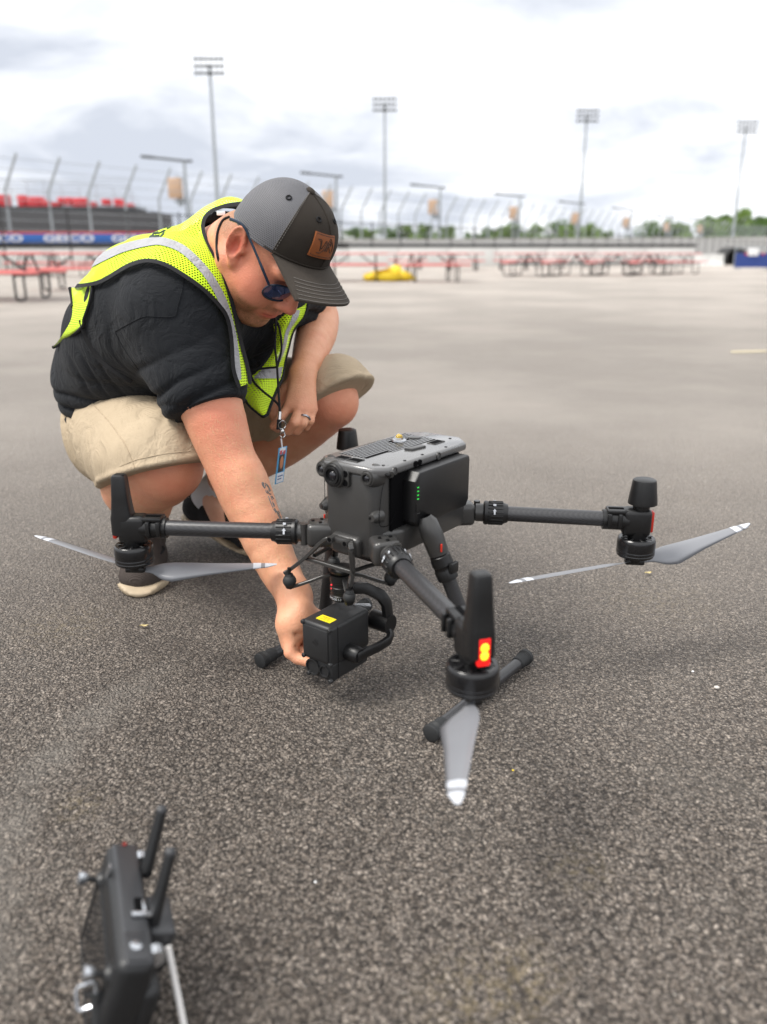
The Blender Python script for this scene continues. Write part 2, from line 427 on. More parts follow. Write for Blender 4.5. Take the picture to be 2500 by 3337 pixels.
def march(F, u, v, d0=1.0, d1=2.6, off=0.0):
    """point where the ray through a pixel meets a field's surface"""
    o = np.array([0, 0, CAMH]); r = ray(u, v); L = np.linalg.norm(r); t = d0
    for _ in range(160):
        e = F.eval((o + t * r)[None])[0] - off
        if e < 0.0004: return o + t * r
        t += max(0.0006, 0.7 * e / L)
        if t > d1: return None
    return None
# ================================================================ the setting
def ground_mat():
    b = NB('asphalt'); P = b.tc('Object'); sp = b.n('ShaderNodeSeparateXYZ'); b.l(P, sp.inputs[0])
    nw = b.n('ShaderNodeTexNoise'); nw.inputs['Scale'].default_value = 60; nw.inputs['Detail'].default_value = 2; b.l(P, nw.inputs['Vector'])
    wv = b.n('ShaderNodeMix', data_type='VECTOR'); wv.inputs['Factor'].default_value = .011; b.l(P, wv.inputs['A']); b.l(nw.outputs['Color'], wv.inputs['B']); W_ = wv.outputs['Result']
    def vor(scale, feature='F1'):
        n = b.n('ShaderNodeTexVoronoi', feature=feature); n.inputs['Scale'].default_value = scale; b.l(W_, n.inputs['Vector']); return n
    v1 = vor(205); v2 = vor(390); vc = b.n('ShaderNodeSeparateColor'); b.l(v1.outputs['Color'], vc.inputs[0]); vc2 = b.n('ShaderNodeSeparateColor'); b.l(v2.outputs['Color'], vc2.inputs[0])
    stone = b.ramp(vc.outputs[0], [(0, (.092, .075, .061)), (.40, (.225, .187, .155)), (.78, (.350, .298, .251)), (1, (.41, .355, .305))])
    fine = b.ramp(vc2.outputs[1], [(0, (.074, .062, .052)), (.6, (.25, .213, .183)), (.985, (.32, .28, .24)), (1, (.40, .37, .33))])
    col = b.mix(b.ramp(vc.outputs[1], [(.35, 0.0), (.45, 1.0)]), fine, stone)
    gap = b.ramp(v1.outputs['Distance'], [(.30, 0.0), (.58, 1.0)]); pit = b.ramp(b.noise(120, 4, .75), [(.42, 1.0), (.66, .15)]); col = b.mix(b.math('MULTIPLY', b.math('MULTIPLY', gap, pit), .95), col, (.026, .022, .019))          # bitumen between the stones
    big = b.noise(.9, 7, .65); col = b.mix(1.0, col, b.ramp(big, [(.3, .80), (.7, 1.22)]), 'MULTIPLY'); chip = b.voro(46, 'Distance'); col = b.mix(b.ramp(chip, [(.10, .55), (.17, 0.0)]), col, b.mix(b.noise(23, 2, .5), (.10, .085, .07), (.33, .29, .25)))
    mid = b.noise(3.2, 5, .65); col = b.mix(b.ramp(mid, [(.54, 0.0), (.72, .30)]), col, (.17, .155, .135))                                           # dusty scuffs
    stain = b.ramp(b.noise(1.3, 6, .7, dist=.8), [(.66, 0.0), (.72, .35)]); spk = b.ramp(b.noise(90, 2, .6), [(.45, 0.0), (.6, 1.0)]); col = b.mix(b.math('MULTIPLY', stain, spk), col, (.24, .19, .10))  # old yellowish grit
    # far: grazing sheen painted in as paling colour; f2: older, paler paving towards the back of the lot, with a wavering edge and dark joints
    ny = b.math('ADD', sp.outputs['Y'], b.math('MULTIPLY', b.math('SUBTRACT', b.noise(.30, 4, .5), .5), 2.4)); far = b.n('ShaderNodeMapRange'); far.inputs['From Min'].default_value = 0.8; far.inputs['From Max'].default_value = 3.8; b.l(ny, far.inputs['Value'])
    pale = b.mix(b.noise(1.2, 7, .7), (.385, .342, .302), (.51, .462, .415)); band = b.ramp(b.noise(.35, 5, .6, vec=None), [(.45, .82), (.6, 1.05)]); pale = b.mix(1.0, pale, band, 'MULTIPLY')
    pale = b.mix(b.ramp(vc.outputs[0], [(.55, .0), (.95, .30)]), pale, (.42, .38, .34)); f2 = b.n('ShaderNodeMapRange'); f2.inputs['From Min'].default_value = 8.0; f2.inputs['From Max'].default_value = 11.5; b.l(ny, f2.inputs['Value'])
    # tyre scuff arc and sandy stains
    def dist_to(cx_, cy_):
        a_ = b.math('SUBTRACT', sp.outputs['X'], cx_); c_ = b.math('SUBTRACT', sp.outputs['Y'], cy_); return b.math('SQRT', b.math('ADD', b.math('MULTIPLY', a_, a_), b.math('MULTIPLY', c_, c_)))
    arc = b.ramp(b.math('ABSOLUTE', b.math('SUBTRACT', dist_to(-.003, .977), .505)), [(0.0, 1.0), (.020, .8), (.050, 0.0)]); west = b.ramp(b.math('MULTIPLY', sp.outputs['X'], -1.0), [(.36, 0.0), (.43, 1.0)])
    col = b.mix(b.math('MULTIPLY', b.math('MULTIPLY', arc, west), b.ramp(b.noise(14, 5, .7), [(.36, .05), (.62, .62)])), col, (.235, .215, .19))
    grit = b.ramp(b.noise(75, 3, .65), [(.46, 0.0), (.60, 1.0)])
    for cx_, cy_, rr_, am in ((.10, .625, .09, .55), (.155, .66, .06, .5), (.242, .806, .06, .4), (-.655, 1.49, .14, .45), (-.42, .93, .05, .4), (.60, 1.62, .18, .35), (-.047, 1.0, .035, .6)):
        bl_ = b.ramp(dist_to(cx_, cy_), [(0.0, 1.0), (rr_, 0.0)]); col = b.mix(b.math('MULTIPLY', b.math('MULTIPLY', bl_, grit), am), col, (.27, .215, .125) if am < .6 else (.26, .24, .215))
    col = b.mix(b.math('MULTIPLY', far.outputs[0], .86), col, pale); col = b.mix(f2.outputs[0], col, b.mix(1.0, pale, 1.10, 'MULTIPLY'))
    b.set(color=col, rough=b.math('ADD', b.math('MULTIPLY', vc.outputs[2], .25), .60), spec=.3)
    h = b.math('ADD', b.math('MULTIPLY', b.math('SUBTRACT', 1.0, v1.outputs['Distance']), 1.0), b.math('ADD', b.math('MULTIPLY', b.math('SUBTRACT', 1.0, v2.outputs['Distance']), .45), b.math('MULTIPLY', vc.outputs[1], .35)))
    b.bump(h, 1.0, .0095); return b.m
ground_mat()
tag(obj('ground', MB().quad((-900, -60, 0), (900, -60, 0), (900, 1500, 0), (-900, 1500, 0)), 'asphalt', smooth=False), kind='structure')
simple('line_yellow', (.40, .345, .24), .8, var=.3, scale=25); simple('concrete_white', (.62, .62, .60), .8, var=.10, scale=3, bump=.2, bscale=20); simple('concrete_grey', (.46, .455, .44), .85, var=.12, scale=1.2); simple('rubber_black', (.016, .016, .016), .7)
simple('banner_blue', (.025, .12, .42), .6, var=.1, scale=1); simple('paint_white', (.8, .8, .8), .6, var=.05, scale=2); simple('stand_dark', (.062, .063, .068), .8, var=.2, scale=.8); simple('seat_red', (.62, .045, .055), .6, var=.15, scale=1); simple('galv', (.33, .36, .38), .5, .3, var=.12, scale=8)
simple('pole_grey', (.30, .33, .35), .5, .3, var=.1, scale=3); simple('lamp_dark', (.075, .08, .082), .5, .3); simple('speaker_tan', (.50, .34, .23), .7, var=.1, scale=5); simple('fence_black', (.014, .014, .015), .6); simple('cable', (.34, .36, .38), .5, .5)
simple('table_red', (.62, .16, .15), .55, var=.10, scale=6); simple('table_frame', (.022, .022, .024), .55, .2); simple('bag_yellow', (.85, .62, .03), .55, var=.15, scale=14); simple('barricade_blue', (.03, .06, .24), .8, var=.2, scale=9); simple('bark', (.10, .075, .05), .9)
def leaf_mat(name, lo, hi):
    b = NB(name); n = b.noise(.35, 3, .5); b.set(color=b.mix(n, lo, hi), rough=.6, spec=.3); b.b.inputs['Transmission Weight'].default_value = 0; return b.m
leaf_mat('leaf_dark', (.06, .12, .03), (.12, .21, .05)); leaf_mat('leaf_light', (.11, .19, .04), (.20, .30, .075))
# faint paint line far out on the lot
tag(obj('painted_line', MB().quad(PZ(2385, 1150, .004), PZ(2500, 1147, .004), PZ(2500, 1140, .004), PZ(2380, 1143, .004)), 'line_yellow', smooth=False), 'faded yellow paint line on the grey lot beyond the drone', 'painted line')
YW = 50.0
wx0, wx1 = -88.0, ray(2262, 835)[0] * YW / ray(2262, 835)[1]
# ---------------------------------------------------------------- walls and stands behind the lot
o = thing('pit_wall', ((wx0 + wx1) / 2, YW, 0), 'long low white concrete wall with a black top strip behind the picnic tables', 'wall')
for i in range(36):
    x0 = wx0 + (wx1 - wx0) * i / 36; x1 = wx0 + (wx1 - wx0) * (i + 1) / 36 - .03
    obj('wall_panel', MB().rbox(((x0 + x1) / 2, YW, .53), (x1 - x0, .30, 1.06), .02), 'concrete_white', o, org=o.location)
    obj('top_strip', MB().rbox(((x0 + x1) / 2, YW - .01, 1.20), (x1 - x0 + .02, .34, .27 if x0 < -4 else .16), .01), 'rubber_black', o, org=o.location)
o = thing('blue_banner', (-19, YW, 1.5), 'long blue banner with white lettering above the black wall strip', 'banner')
obj('banner_sheet', MB().rbox((-47.3, YW + .02, 1.60), (77, .05, .50), .005), 'banner_blue', o, org=o.location)
for cx in ((107 - PCX) / FPX * YW * 1.045, (318 - PCX) / FPX * YW * 1.045, (520 - PCX) / FPX * YW * 1.045, (-110 - PCX) / FPX * YW * 1.045, (-320 - PCX) / FPX * YW * 1.045, (-530 - PCX) / FPX * YW * 1.045, (-740 - PCX) / FPX * YW * 1.045):
    tv, tf = text_mesh('GEICO', 1.0, .02, 0, .02); w_ = tv[:, 0].max() - tv[:, 0].min(); hgt = tv[:, 1].max() - tv[:, 1].min()
    q = np.stack([cx + tv[:, 0] * 3.0 / w_, YW - .025 - tv[:, 2] * .3, 1.595 + tv[:, 1] * .40 / hgt], 1); obj('lettering', MB().add(q, tf), 'paint_white', o, smooth=False, org=o.location)
obj('red_rail', MB().rbox((-47.3, YW + .06, 1.92), (77, .06, .10), .005), 'seat_red', o, org=o.location)
# grandstand
GD = 86.0
def gxz(u, v): q = ray(u, v); q = q * GD / q[1]; return q[0], q[2] + CAMH
gx = lambda u: gxz(u, 690)[0]; gz = lambda v: gxz(300, v)[1]
o = thing('grandstand', (gx(200), GD, 0), 'dark grandstand with red seat blocks and open railings behind the fence', 'grandstand')
obj('facade', MB().rbox(((gx(-1100) + gx(512)) / 2, GD + 3, (gz(690) + 0) / 2), (gx(512) - gx(-1100), 6, gz(690)), .05), 'stand_dark', o, org=o.location)
obj('upper_wall', MB().rbox(((gx(-1100) + gx(425)) / 2, GD + 3.4, gz(683)), (gx(425) - gx(-1100), 5, .7), .05), 'stand_dark', o, org=o.location)
rs = random.Random(4); u = -240
for (u0, u1, v0, v1) in ((-200, -150, 655, 690), (-1000, -850, 652, 690), (-800, -700, 660, 690), (-660, -520, 654, 690), (-480, -380, 658, 690), (-340, -240, 652, 690), (-120, -40, 650, 690), (0, 24, 652, 690), (42, 80, 657, 690), (90, 110, 670, 690), (140, 156, 660, 684), (170, 188, 660, 688), (197, 242, 662, 691), (250, 268, 676, 692), (293, 316, 666, 688), (328, 352, 664, 694), (350, 390, 680, 696), (30, 44, 664, 690), (110, 138, 676, 690)):
    obj('seat_block', MB().rbox((gx((u0 + u1) / 2), GD + 4.2 + rs.random(), gz((v0 + v1) / 2) + .75), (gx(u1) - gx(u0), 1.2, gz(v0) - gz(v1)), .03), 'seat_red', o, org=o.location)
for k in range(9):
    z = gz(690) + .45 + k * .42; x1 = gx(430 - 12 * k)
    obj('rail', MB().tube([(gx(-1100), GD + 4.5 + k * .6, z), (x1, GD + 4.5 + k * .6, z)], .035, 5), 'galv', o, org=o.location)
for k in range(26):
    x = gx(-1090 + k * 59); hh = 2.2 + 1.4 * rs.random(); obj('rail_post', MB().tube([(x, GD + 5, gz(690)), (x, GD + 5, gz(690) + hh)], .04, 5), 'galv', o, org=o.location)
for k in range(7): obj('railing', MB().tube([(gx(425 + 13 * k), GD + 3, gz(700)), (gx(425 + 13 * k), GD + 3, gz(662 + 5 * k))], .04, 5).tube([(gx(425 + 13 * k), GD + 3, gz(664 + 5 * k)), (gx(438 + 13 * k), GD + 3, gz(669 + 5 * k))], .035, 5), 'galv', o, org=o.location)
# receding track wall on the right (banked, follows the fence)
A0 = np.array([-25.6, 51.5, 0]); DIR = nrm([107, 134, 0])
def fl(t, off=0.0, z=0.0): return A0 + DIR * t + np.array([DIR[1], -DIR[0], 0]) * off + np.array([0, 0, z])
o = thing('track_wall', fl(60), 'tall pale grey banked track wall receding behind the low white wall', 'wall')
for i in range(46):
    t0, t1 = 4 + i * 7.0, 4 + i * 7.0 + 6.95; h0, h1 = [1.7 + min(max(0, t - 15), 190) * .0165 for t in (t0, t1)]
    mb = MB(); v = []
    for t, h in ((t0, h0), (t1, h1)):
        for of, z in ((1.6, 0), (.6, h - .35), (.6, h), (-.1, h), (-.1, 0)): v.append(fl(t, of, z))
    f = [(j, (j + 1) % 5, 5 + (j + 1) % 5, 5 + j) for j in range(5)] + [(4, 3, 2, 1, 0), (5, 6, 7, 8, 9)]; mb.add(v, f); obj('wall_section', mb, 'concrete_grey', o, smooth=False, org=o.location)
# catch fence: bent posts and cables
o = thing('catch_fence', fl(30), 'tall galvanised catch fence with bent-over posts and cables along the track', 'fence')
pm = None
for i in range(72):
    p = fl(i * 2.9 - 23.3); c = o.location
    if pm is None:
        path = [(0, 0, .6), (0, 0, 4.6)] + [(1.35 * q * .8, -1.35 * q * .15, 4.6 + 2.1 * q) for q in (.05, .14, .3, .6, 1.0)]; pm = mesh_np('post', *(lambda m: (m.verts(), m.f))(MB().tube(path, .085, 7)), 'galv')
    q = link('post', pm, o); q.location = (p[0] - c[0], p[1] - c[1], 0)
for z, ex in [(z, 0) for z in (1.6, 2.2, 2.8, 3.4, 4.0, 4.6)] + [(5.2, .32), (5.8, .62), (6.4, .93)]:
    obj('cable', MB().tube([fl(-23.5) + [ex, 0, z], fl(60) + [ex, 0, z], fl(184) + [ex, 0, z]], .018, 4), 'cable', o, org=o.location)
# black chain-link fence
b = NB('chain_link'); P_ = b.tc('Object'); sx = b.n('ShaderNodeSeparateXYZ'); b.l(P_, sx.inputs[0]); al = b.math('ADD', b.math('MULTIPLY', sx.outputs[0], DIR[0]), b.math('MULTIPLY', sx.outputs[1], DIR[1]))
def dia(sgn): return b.math('LESS_THAN', b.math('FRACT', b.math('MULTIPLY', b.math('ADD', al, b.math('MULTIPLY', sx.outputs[2], sgn)), 12.0)), .075)
b.set(color=(.015, .015, .016), rough=.6, alpha=b.math('MAXIMUM', dia(1.0), dia(-1.0)))
B0 = np.array([-16.5, 34.5, 0]); fb = lambda t, z=0.0: B0 + DIR * t + np.array([0, 0, z])
o = thing('chain_link_fence', fb(30), 'black chain-link fence with thin posts and a top rail crossing behind the tables', 'fence')
pm = None; c = o.location
for i in range(50):
    if pm is None: pm = mesh_np('post', *(lambda m: (m.verts(), m.f))(MB().cyl((0, 0, 0), (0, 0, 2.65), .04, n=8).ball((0, 0, 2.66), .05, 8, 5)), 'fence_black')
    q = link('post', pm, o); p = fb(i * 3.05 - 20.5); q.location = (p[0] - c[0], p[1] - c[1], 0)
obj('top_rail', MB().tube([fb(-20.5, 2.6), fb(140, 2.6)], .028, 6), 'fence_black', o, org=c); obj('bottom_rail', MB().tube([fb(-20.5, .1), fb(140, .1)], .02, 6), 'fence_black', o, org=c)
obj('wire_mesh', MB().quad(fb(-20.5, .05), fb(140, .05), fb(140, 2.6), fb(-20.5, 2.6)), 'chain_link', o, smooth=False, org=c)
# drain pipe mouth, white barrier and barricade at the right
D = 56.0; at_y = lambda u, D: ray(u, 835)[0] * D / ray(u, 835)[1]; cx = at_y(2389, D)
o = thing('drain_pipe', (cx, D, .3), 'black round pipe mouth opening in the pale wall beside the white barrier', 'pipe')
obj('pipe', MB().lathe([(0, .62), (0, .74), (1, .74), (1, 0), (.98, 0), (.98, .62), (0, .62)], (cx, D - .6, .42), (cx, D + 1.2, .42), 28), 'rubber_black', o, org=o.location)
D = 54.0; o = thing('white_barrier', (at_y(2310, D), D, 0), 'short white concrete road barrier beside the black pipe mouth', 'barrier')
for k in range(2):
    x0 = at_y(2268 + 44 * k, D); obj('block', MB().prism([(-.28, 0), (.28, 0), (.22, .12), (.10, .35), (.08, .72), (-.08, .72), (-.10, .35), (-.22, .12)], x0, x0 + .92, (0, D, 0), (0, 1, 0), (0, 0, 1), (1, 0, 0), bev=.015), 'concrete_white', o, org=o.location)
D = 37.0; bx = lambda u: at_y(u, D)
for k, (u0, u1) in enumerate(((2395, 2520), (2524, 2650))):
    o = thing('crowd_barricade', (bx((u0 + u1) / 2), D, 0), 'steel crowd barricade wrapped in blue cloth ' + ('with a white notice board' if k == 0 else 'next to the one with a white notice board'), 'barricade')
    x0, x1 = bx(u0), bx(u1); fr = spline([(x0, D, .12), (x0, D, .85), (x0 + .10, D, .98), (x1 - .1, D, .98), (x1, D, .85), (x1, D, .12)], 40)
    obj('frame', MB().tube(fr, .022, 7).tube([(x0, D, .18), (x1, D, .18)], .018, 6), 'galv', o, org=o.location)
    for q in range(12): x = x0 + (x1 - x0) * (q + .5) / 12; obj('bar', MB().tube([(x, D, .18), (x, D, .97)], .009, 5), 'galv', o, org=o.location)
    obj('foot', MB().tube([(x0 + .2, D - .3, .03), (x0 + .2, D, .14), (x0 + .2, D + .3, .03)], .02, 6), 'galv', o, org=o.location); obj('foot', MB().tube([(x1 - .2, D - .3, .03), (x1 - .2, D, .14), (x1 - .2, D + .3, .03)], .02, 6), 'galv', o, org=o.location)
    G = np.array([[(x, D - .03 - .012 * math.sin(q * 2.1), z) for z in (.14, .35, .55, .76)] for q, x in enumerate(np.linspace(x0 + .02, x1 - .02, 24))]); obj('cloth', MB().grid(G), 'barricade_blue', o, org=o.location)
    for q in (.28, .72): obj('ribbon', MB().rbox((x0 + (x1 - x0) * q, D - .045, .72), (.10, .02, .10), .01), 'seat_red', o, org=o.location)
    if k == 0: obj('notice_board', MB().rbox((x0 + .78, D - .06, .80), (.46, .02, .32), .006), 'paint_white', o, org=o.location)
# ---------------------------------------------------------------- floodlight masts and lot lamps
simple('lamp_lens', (.45, .47, .48), .3)
for (u, v, H_, n_, dl) in ((683, 211, 25.0, 8, 'tallest floodlight mast, standing behind the street lamp nearest the grandstand'), (1254, 337, 25.0, 6, 'floodlight mast rising between the second and third street lamps from the grandstand'), (1913, 374, 25.0, 5, 'floodlight mast rising behind the fifth street lamp from the grandstand'), (2432, 411, 25.0, 4, 'floodlight mast rising out of the trees beyond the crowd barricades')):
    x, D, _ = PZ(u, v, H_); o = thing('floodlight_mast', (x, D, 0), dl, 'floodlight', 'floodlight masts round the track')
    obj('pole', MB().cyl((0, 0, 0), (0, 0, H_), .32, .17, 14), 'pole_grey', o)
    for r_ in range(3):
        z = H_ - .75 + r_ * .85 - .3; obj('crossbar', MB().rbox((0, -.2, z), (3.9, .12, .12), .02), 'lamp_dark', o)
        for q in range(6):
            xx = -1.75 + q * .70; obj('lamp_head', MB().lathe([(0, .10), (.3, .20), (1, .27), (1, 0)], (xx, -.15, z + .10), (xx, -.55, z - .08), 10), 'lamp_dark', o)
kids_lamp = None
ORD = ['first', 'second', 'third', 'fourth', 'fifth', 'sixth', 'seventh', 'eighth']
for k, (u, v) in enumerate(((600, 525), (1095, 575), (1435, 612), (1695, 640), (1893, 664), (2058, 684), (2188, 705), (2295, 715))):
    H_ = 7.5; x, D, _ = PZ(u, v, H_); lab = ORD[k] + ' street lamp from the grandstand, with a tan loudspeaker box on its pole'
    if kids_lamp is None:
        o = kids_lamp = thing('street_lamp', (x, D, 0), lab, 'street lamp', 'street lamps along the lot')
        obj('pole', MB().cyl((0, 0, 0), (0, 0, H_), .14, .11, 12), 'pole_grey', o); a = obj('arm', MB().tube([(.35, 0, H_ - .02), (0, 0, H_ + .02), (-2.3, -.1, H_ + .24)], .09, 8), 'lamp_dark', o); obj('lamp_head', MB().rbox((-2.75, -.1, H_ + .28), (1.0, .36, .20), .05, R=np.array([[1, 0, .09], [0, 1, 0], [-.09, 0, 1]])), 'lamp_dark', a); obj('lamp_head', MB().rbox((.45, 0, H_), (.35, .3, .18), .04), 'lamp_dark', a)
        s_ = obj('loudspeaker_box', MB().rbox((-.78, -.1, 5.55), (.95, .8, 1.45), .06), 'speaker_tan', o); obj('grille', MB().rbox((-1.28, -.1, 5.45), (.06, .6, 1.2), .02), 'galv', s_); obj('bracket', MB().tube([(0, 0, 6.2), (-.7, -.1, 6.4)], .05, 6).tube([(0, 0, 4.8), (-.7, -.1, 4.75)], .05, 6), 'pole_grey', o); obj('lower_horn', MB().rbox((-.5, -.1, 4.60), (.75, .5, .22), .05).rbox((-.45, -.1, 4.38), (.35, .35, .25), .05), 'pole_grey', o)
    else:
        o = copy_tree(kids_lamp); o.location = (x, D, 0); o['label'] = lab
# ---------------------------------------------------------------- trees beyond the track
def tree(x, y, h, w_, m, seed, label):
    o = thing('tree', (x, y, 0), label, 'tree', 'trees beyond the track'); rg = np.random.default_rng(seed)
    mb = MB().cyl((0, 0, 0), (0, 0, h * .55), .035 * h, .02 * h, 8)
    for k in range(5): a = rg.uniform(0, 6.28); mb.tube([(0, 0, h * (.25 + .06 * k)), (math.cos(a) * w_ * .3, math.sin(a) * w_ * .3, h * (.55 + .06 * k))], [.015 * h, .006 * h], 5)
    obj('trunk', mb, 'bark', o); n = 26; c = np.stack([rg.normal(0, .27, n) * w_, rg.normal(0, .27, n) * w_, h * rg.uniform(.28, .93, n)], 1); c[:, :2] *= (1.15 - .75 * np.abs(c[:, 2:] / h - .5) * 1.6); r = rg.uniform(.10, .21, n) * w_
    k = 90; q = rg.normal(size=(n, k, 3)); q /= np.linalg.norm(q, axis=2, keepdims=True); q *= rg.uniform(.55, 1.05, (n, k, 1)); p = (c[:, None] + q * r[:, None, None] * [1, 1, .8]).reshape(-1, 3)
    s_ = rg.uniform(.25, .55, len(p)) * h / 11; t1 = rg.normal(size=p.shape); t1 /= np.linalg.norm(t1, axis=1, keepdims=True); t2 = np.cross(t1, rg.normal(size=p.shape)); t2 /= np.linalg.norm(t2, axis=1, keepdims=True)
    v = np.stack([p + t1 * s_[:, None], p + t2 * s_[:, None] * .6, p - t1 * s_[:, None], p - t2 * s_[:, None] * .6], 1).reshape(-1, 3); f = np.arange(len(v)).reshape(-1, 4)
    link('crown', mesh_np('crown', v, f, m, smooth=False), o)
TD = 250.0; tx = lambda u: ray(u, 770)[0] * TD / ray(u, 770)[1]; rt = random.Random(2); k = 0
for u, vt, w_, m in ((1150, 752, 6, 0), (1195, 757, 6, 1), (1270, 753, 6, 0), (1330, 748, 7, 1), (1390, 748, 8, 0), (1455, 750, 7, 1), (1575, 748, 7, 0), (1630, 750, 7, 1), (1680, 742, 8, 0), (1760, 745, 7, 1), (1815, 728, 9, 0), (1870, 732, 9, 1), (1925, 752, 6, 0), (1970, 765, 5, 1),
                     (2140, 735, 9, 0), (2195, 728, 9, 1), (2245, 738, 8, 0), (2300, 728, 9, 1), (2350, 712, 10, 0), (2395, 702, 11, 1), (2440, 722, 10, 0), (2490, 735, 9, 1), (2540, 738, 10, 0), (2620, 730, 11, 1), (2710, 738, 12, 0), (2800, 728, 12, 1), (2900, 735, 12, 0), (3010, 730, 13, 1), (3130, 738, 13, 0), (3260, 732, 14, 1), (3400, 735, 14, 0)):
    h = CAMH + ray(u, vt)[2] / ray(u, vt)[1] * TD + 1.2; where = 'to the left of the' if u < 1500 else ('between the')
    lab = (('dark' if m == 0 else 'pale') + ' low round tree in the hedge-like row nearest the grandstand' if u < 1500 else (('dark' if m == 0 else 'pale') + ' bushy tree in the middle clump beyond the track wall' if u < 2050 else ('dark' if m == 0 else 'pale') + (' tall leafy tree in the dense grove above the pipe mouth' if u < 2560 else ' broad tree in the grove running on past the crowd barricades')))
    tree(tx(u), TD + rt.uniform(-8, 8), h, w_ * 1.15, ('leaf_dark', 'leaf_light')[m], 11 + k, lab); k += 1
# ---------------------------------------------------------------- picnic tables
def picnic():
    o = thing('picnic_table', (0, 0, 0), '', 'picnic table', 'red picnic tables on the lot'); L = 1.83
    obj('table_top', MB().rbox((0, 0, .735), (L, .76, .040), .018, 3), 'table_red', o)
    for s in (-1, 1):
        obj('bench', MB().rbox((0, s * .66, .44), (L, .27, .045), .02, 3), 'table_red', o)
        e = s * .58
        for q in (-1, 1): obj('leg', MB().tube(spline([(e, q * .10, .71), (e, q * .34, .42), (e, q * .36, .12), (e, q * .40, .03), (e, q * .70, .03), (e, q * .76, .10), (e, q * .76, .42)], 24), .019, 7), 'table_frame', o)
        obj('cross_bar', MB().tube([(e, -.76, .405), (e, .76, .405)], .022, 7).tube([(e, 0, .41), (s * .15, 0, .70)], .018, 6), 'table_frame', o)
    return o
base = picnic(); first = True
TT = [(-70, 985, 3, 'standing in front of all others near the grandstand'), (232, 948, 6, 'second in the left group, in front of the pit wall'), (105, 902, 4, 'behind the second table of the left group'), (330, 903, -8, 'half hidden behind the crouching person'),
      (1155, 918, 2, 'left of the yellow bags'), (1412, 920, 8, 'right of the yellow bags'), (1512, 884, 0, 'behind the table right of the yellow bags'), (1680, 882, -5, 'in the back row beside a street lamp'), (1735, 901, 70, 'turned end-on in the cluster right of the yellow bags'), (1890, 899, 62, 'turned end-on, second in the right cluster'),
      (2025, 899, 66, 'turned end-on, third in the right cluster'), (2130, 896, 58, 'turned end-on, fourth in the right cluster'), (2215, 893, 10, 'last in the right cluster, nearest the white barrier'), (1800, 876, 4, 'in the back row behind the cluster'), (1950, 874, -3, 'in the back row, second behind the cluster'), (2110, 872, 5, 'in the back row, nearest the white barrier'), (1330, 880, 3, 'in the back row behind the yellow bags')]
for u, vb, rz, w_ in TT:
    o = base if first else copy_tree(base); first = False
    p = PZ(u, vb, 0) + np.array([0, .7, 0]); o.location = tuple(p); o.rotation_euler = (0, 0, math.radians(rz)); o['label'] = 'red-topped picnic table ' + w_
# yellow bags on the ground
rg = random.Random(5)
for k, (u, vb, w_, h_, lab) in enumerate(((1222, 916, .34, .26, 'slumped yellow bag at the left of the pile by the picnic table'), (1262, 917, .40, .34, 'tallest yellow bag in the middle of the pile by the picnic table'), (1303, 916, .36, .24, 'low yellow bag at the right of the pile by the picnic table'), (1343, 912, .10, .09, 'tiny yellow bag lying apart from the pile by the picnic table'), (1285, 908, .26, .38, 'yellow bag leaning at the back of the pile by the picnic table'))):
    F = Field(); p = PZ(u, vb, 0); F.u(s_ell((0, 0, h_ * .40), (w_, w_ * .7, h_ * .55)), .05); F.u(s_ell((w_ * .3, 0, h_ * .6), (w_ * .6, w_ * .5, h_ * .5)), .06); F.u(s_ell((-w_ * .35, .03, h_ * .45), (w_ * .55, w_ * .5, h_ * .4)), .06)
    F.post.append(lambda P, d: smax(d + .02 * vnoise(P * 9) + .012 * vnoise(P * 25), -P[:, 2], .02)); v, f = surface(F, .035 if w_ > .2 else .02, .06, B=4)
    o = link('sandbag', mesh_np('sandbag', v, f, 'bag_yellow', angle=None)); o.location = tuple(p); tag(o, lab, 'bag', 'yellow bags by the picnic tables')
# small litter on the asphalt
simple('dry_leaf', (.55, .45, .22), .7, var=.3, scale=200); simple('pebble', (.55, .52, .48), .8, var=.3, scale=90); simple('pebble_white', (.8, .8, .8), .6)
for u, v_, a, l_, lab in ((2112, 1870, .3, .020, 'small dry yellow leaf on the asphalt below the rear rotor blade'), (470, 2043, .1, .018, 'small dry leaf on the asphalt in front of the brown shoe')):
    p = PZ(u, v_, .004); G = np.array([[(l_ * (i / 8 - .5), l_ * .22 * math.sin(math.pi * i / 8) * j, .002 + .002 * abs(j) + .001 * math.sin(i)) for j in (-1, -.5, 0, .5, 1)] for i in range(9)]); M_ = np.array([[math.cos(a), -math.sin(a), 0], [math.sin(a), math.cos(a), 0], [0, 0, 1]])
    o = obj('dry_leaf', MB().grid(G @ M_.T), 'dry_leaf'); o.location = tuple(p); tag(o, lab, 'leaf')
for u, v_, r_, m, lab in ((2336, 2240, .0042, 'pebble', 'pale pebble on the open asphalt right of the drone'), (2258, 2188, .0022, 'pebble_white', 'tiny white chip on the asphalt right of the drone'), (1028, 2874, .0016, 'pebble_white', 'tiny white chip on the asphalt between drone and controller'), (1672, 2510, .0015, 'bag_yellow', 'tiny yellow chip beside the hanging rotor blade')):
    p = PZ(u, v_, r_ * .5); o = obj('pebble', MB().ball((0, 0, 0), r_, 8, 6, (1.2, .9, .7)), m); o.location = tuple(p); tag(o, lab, 'pebble')
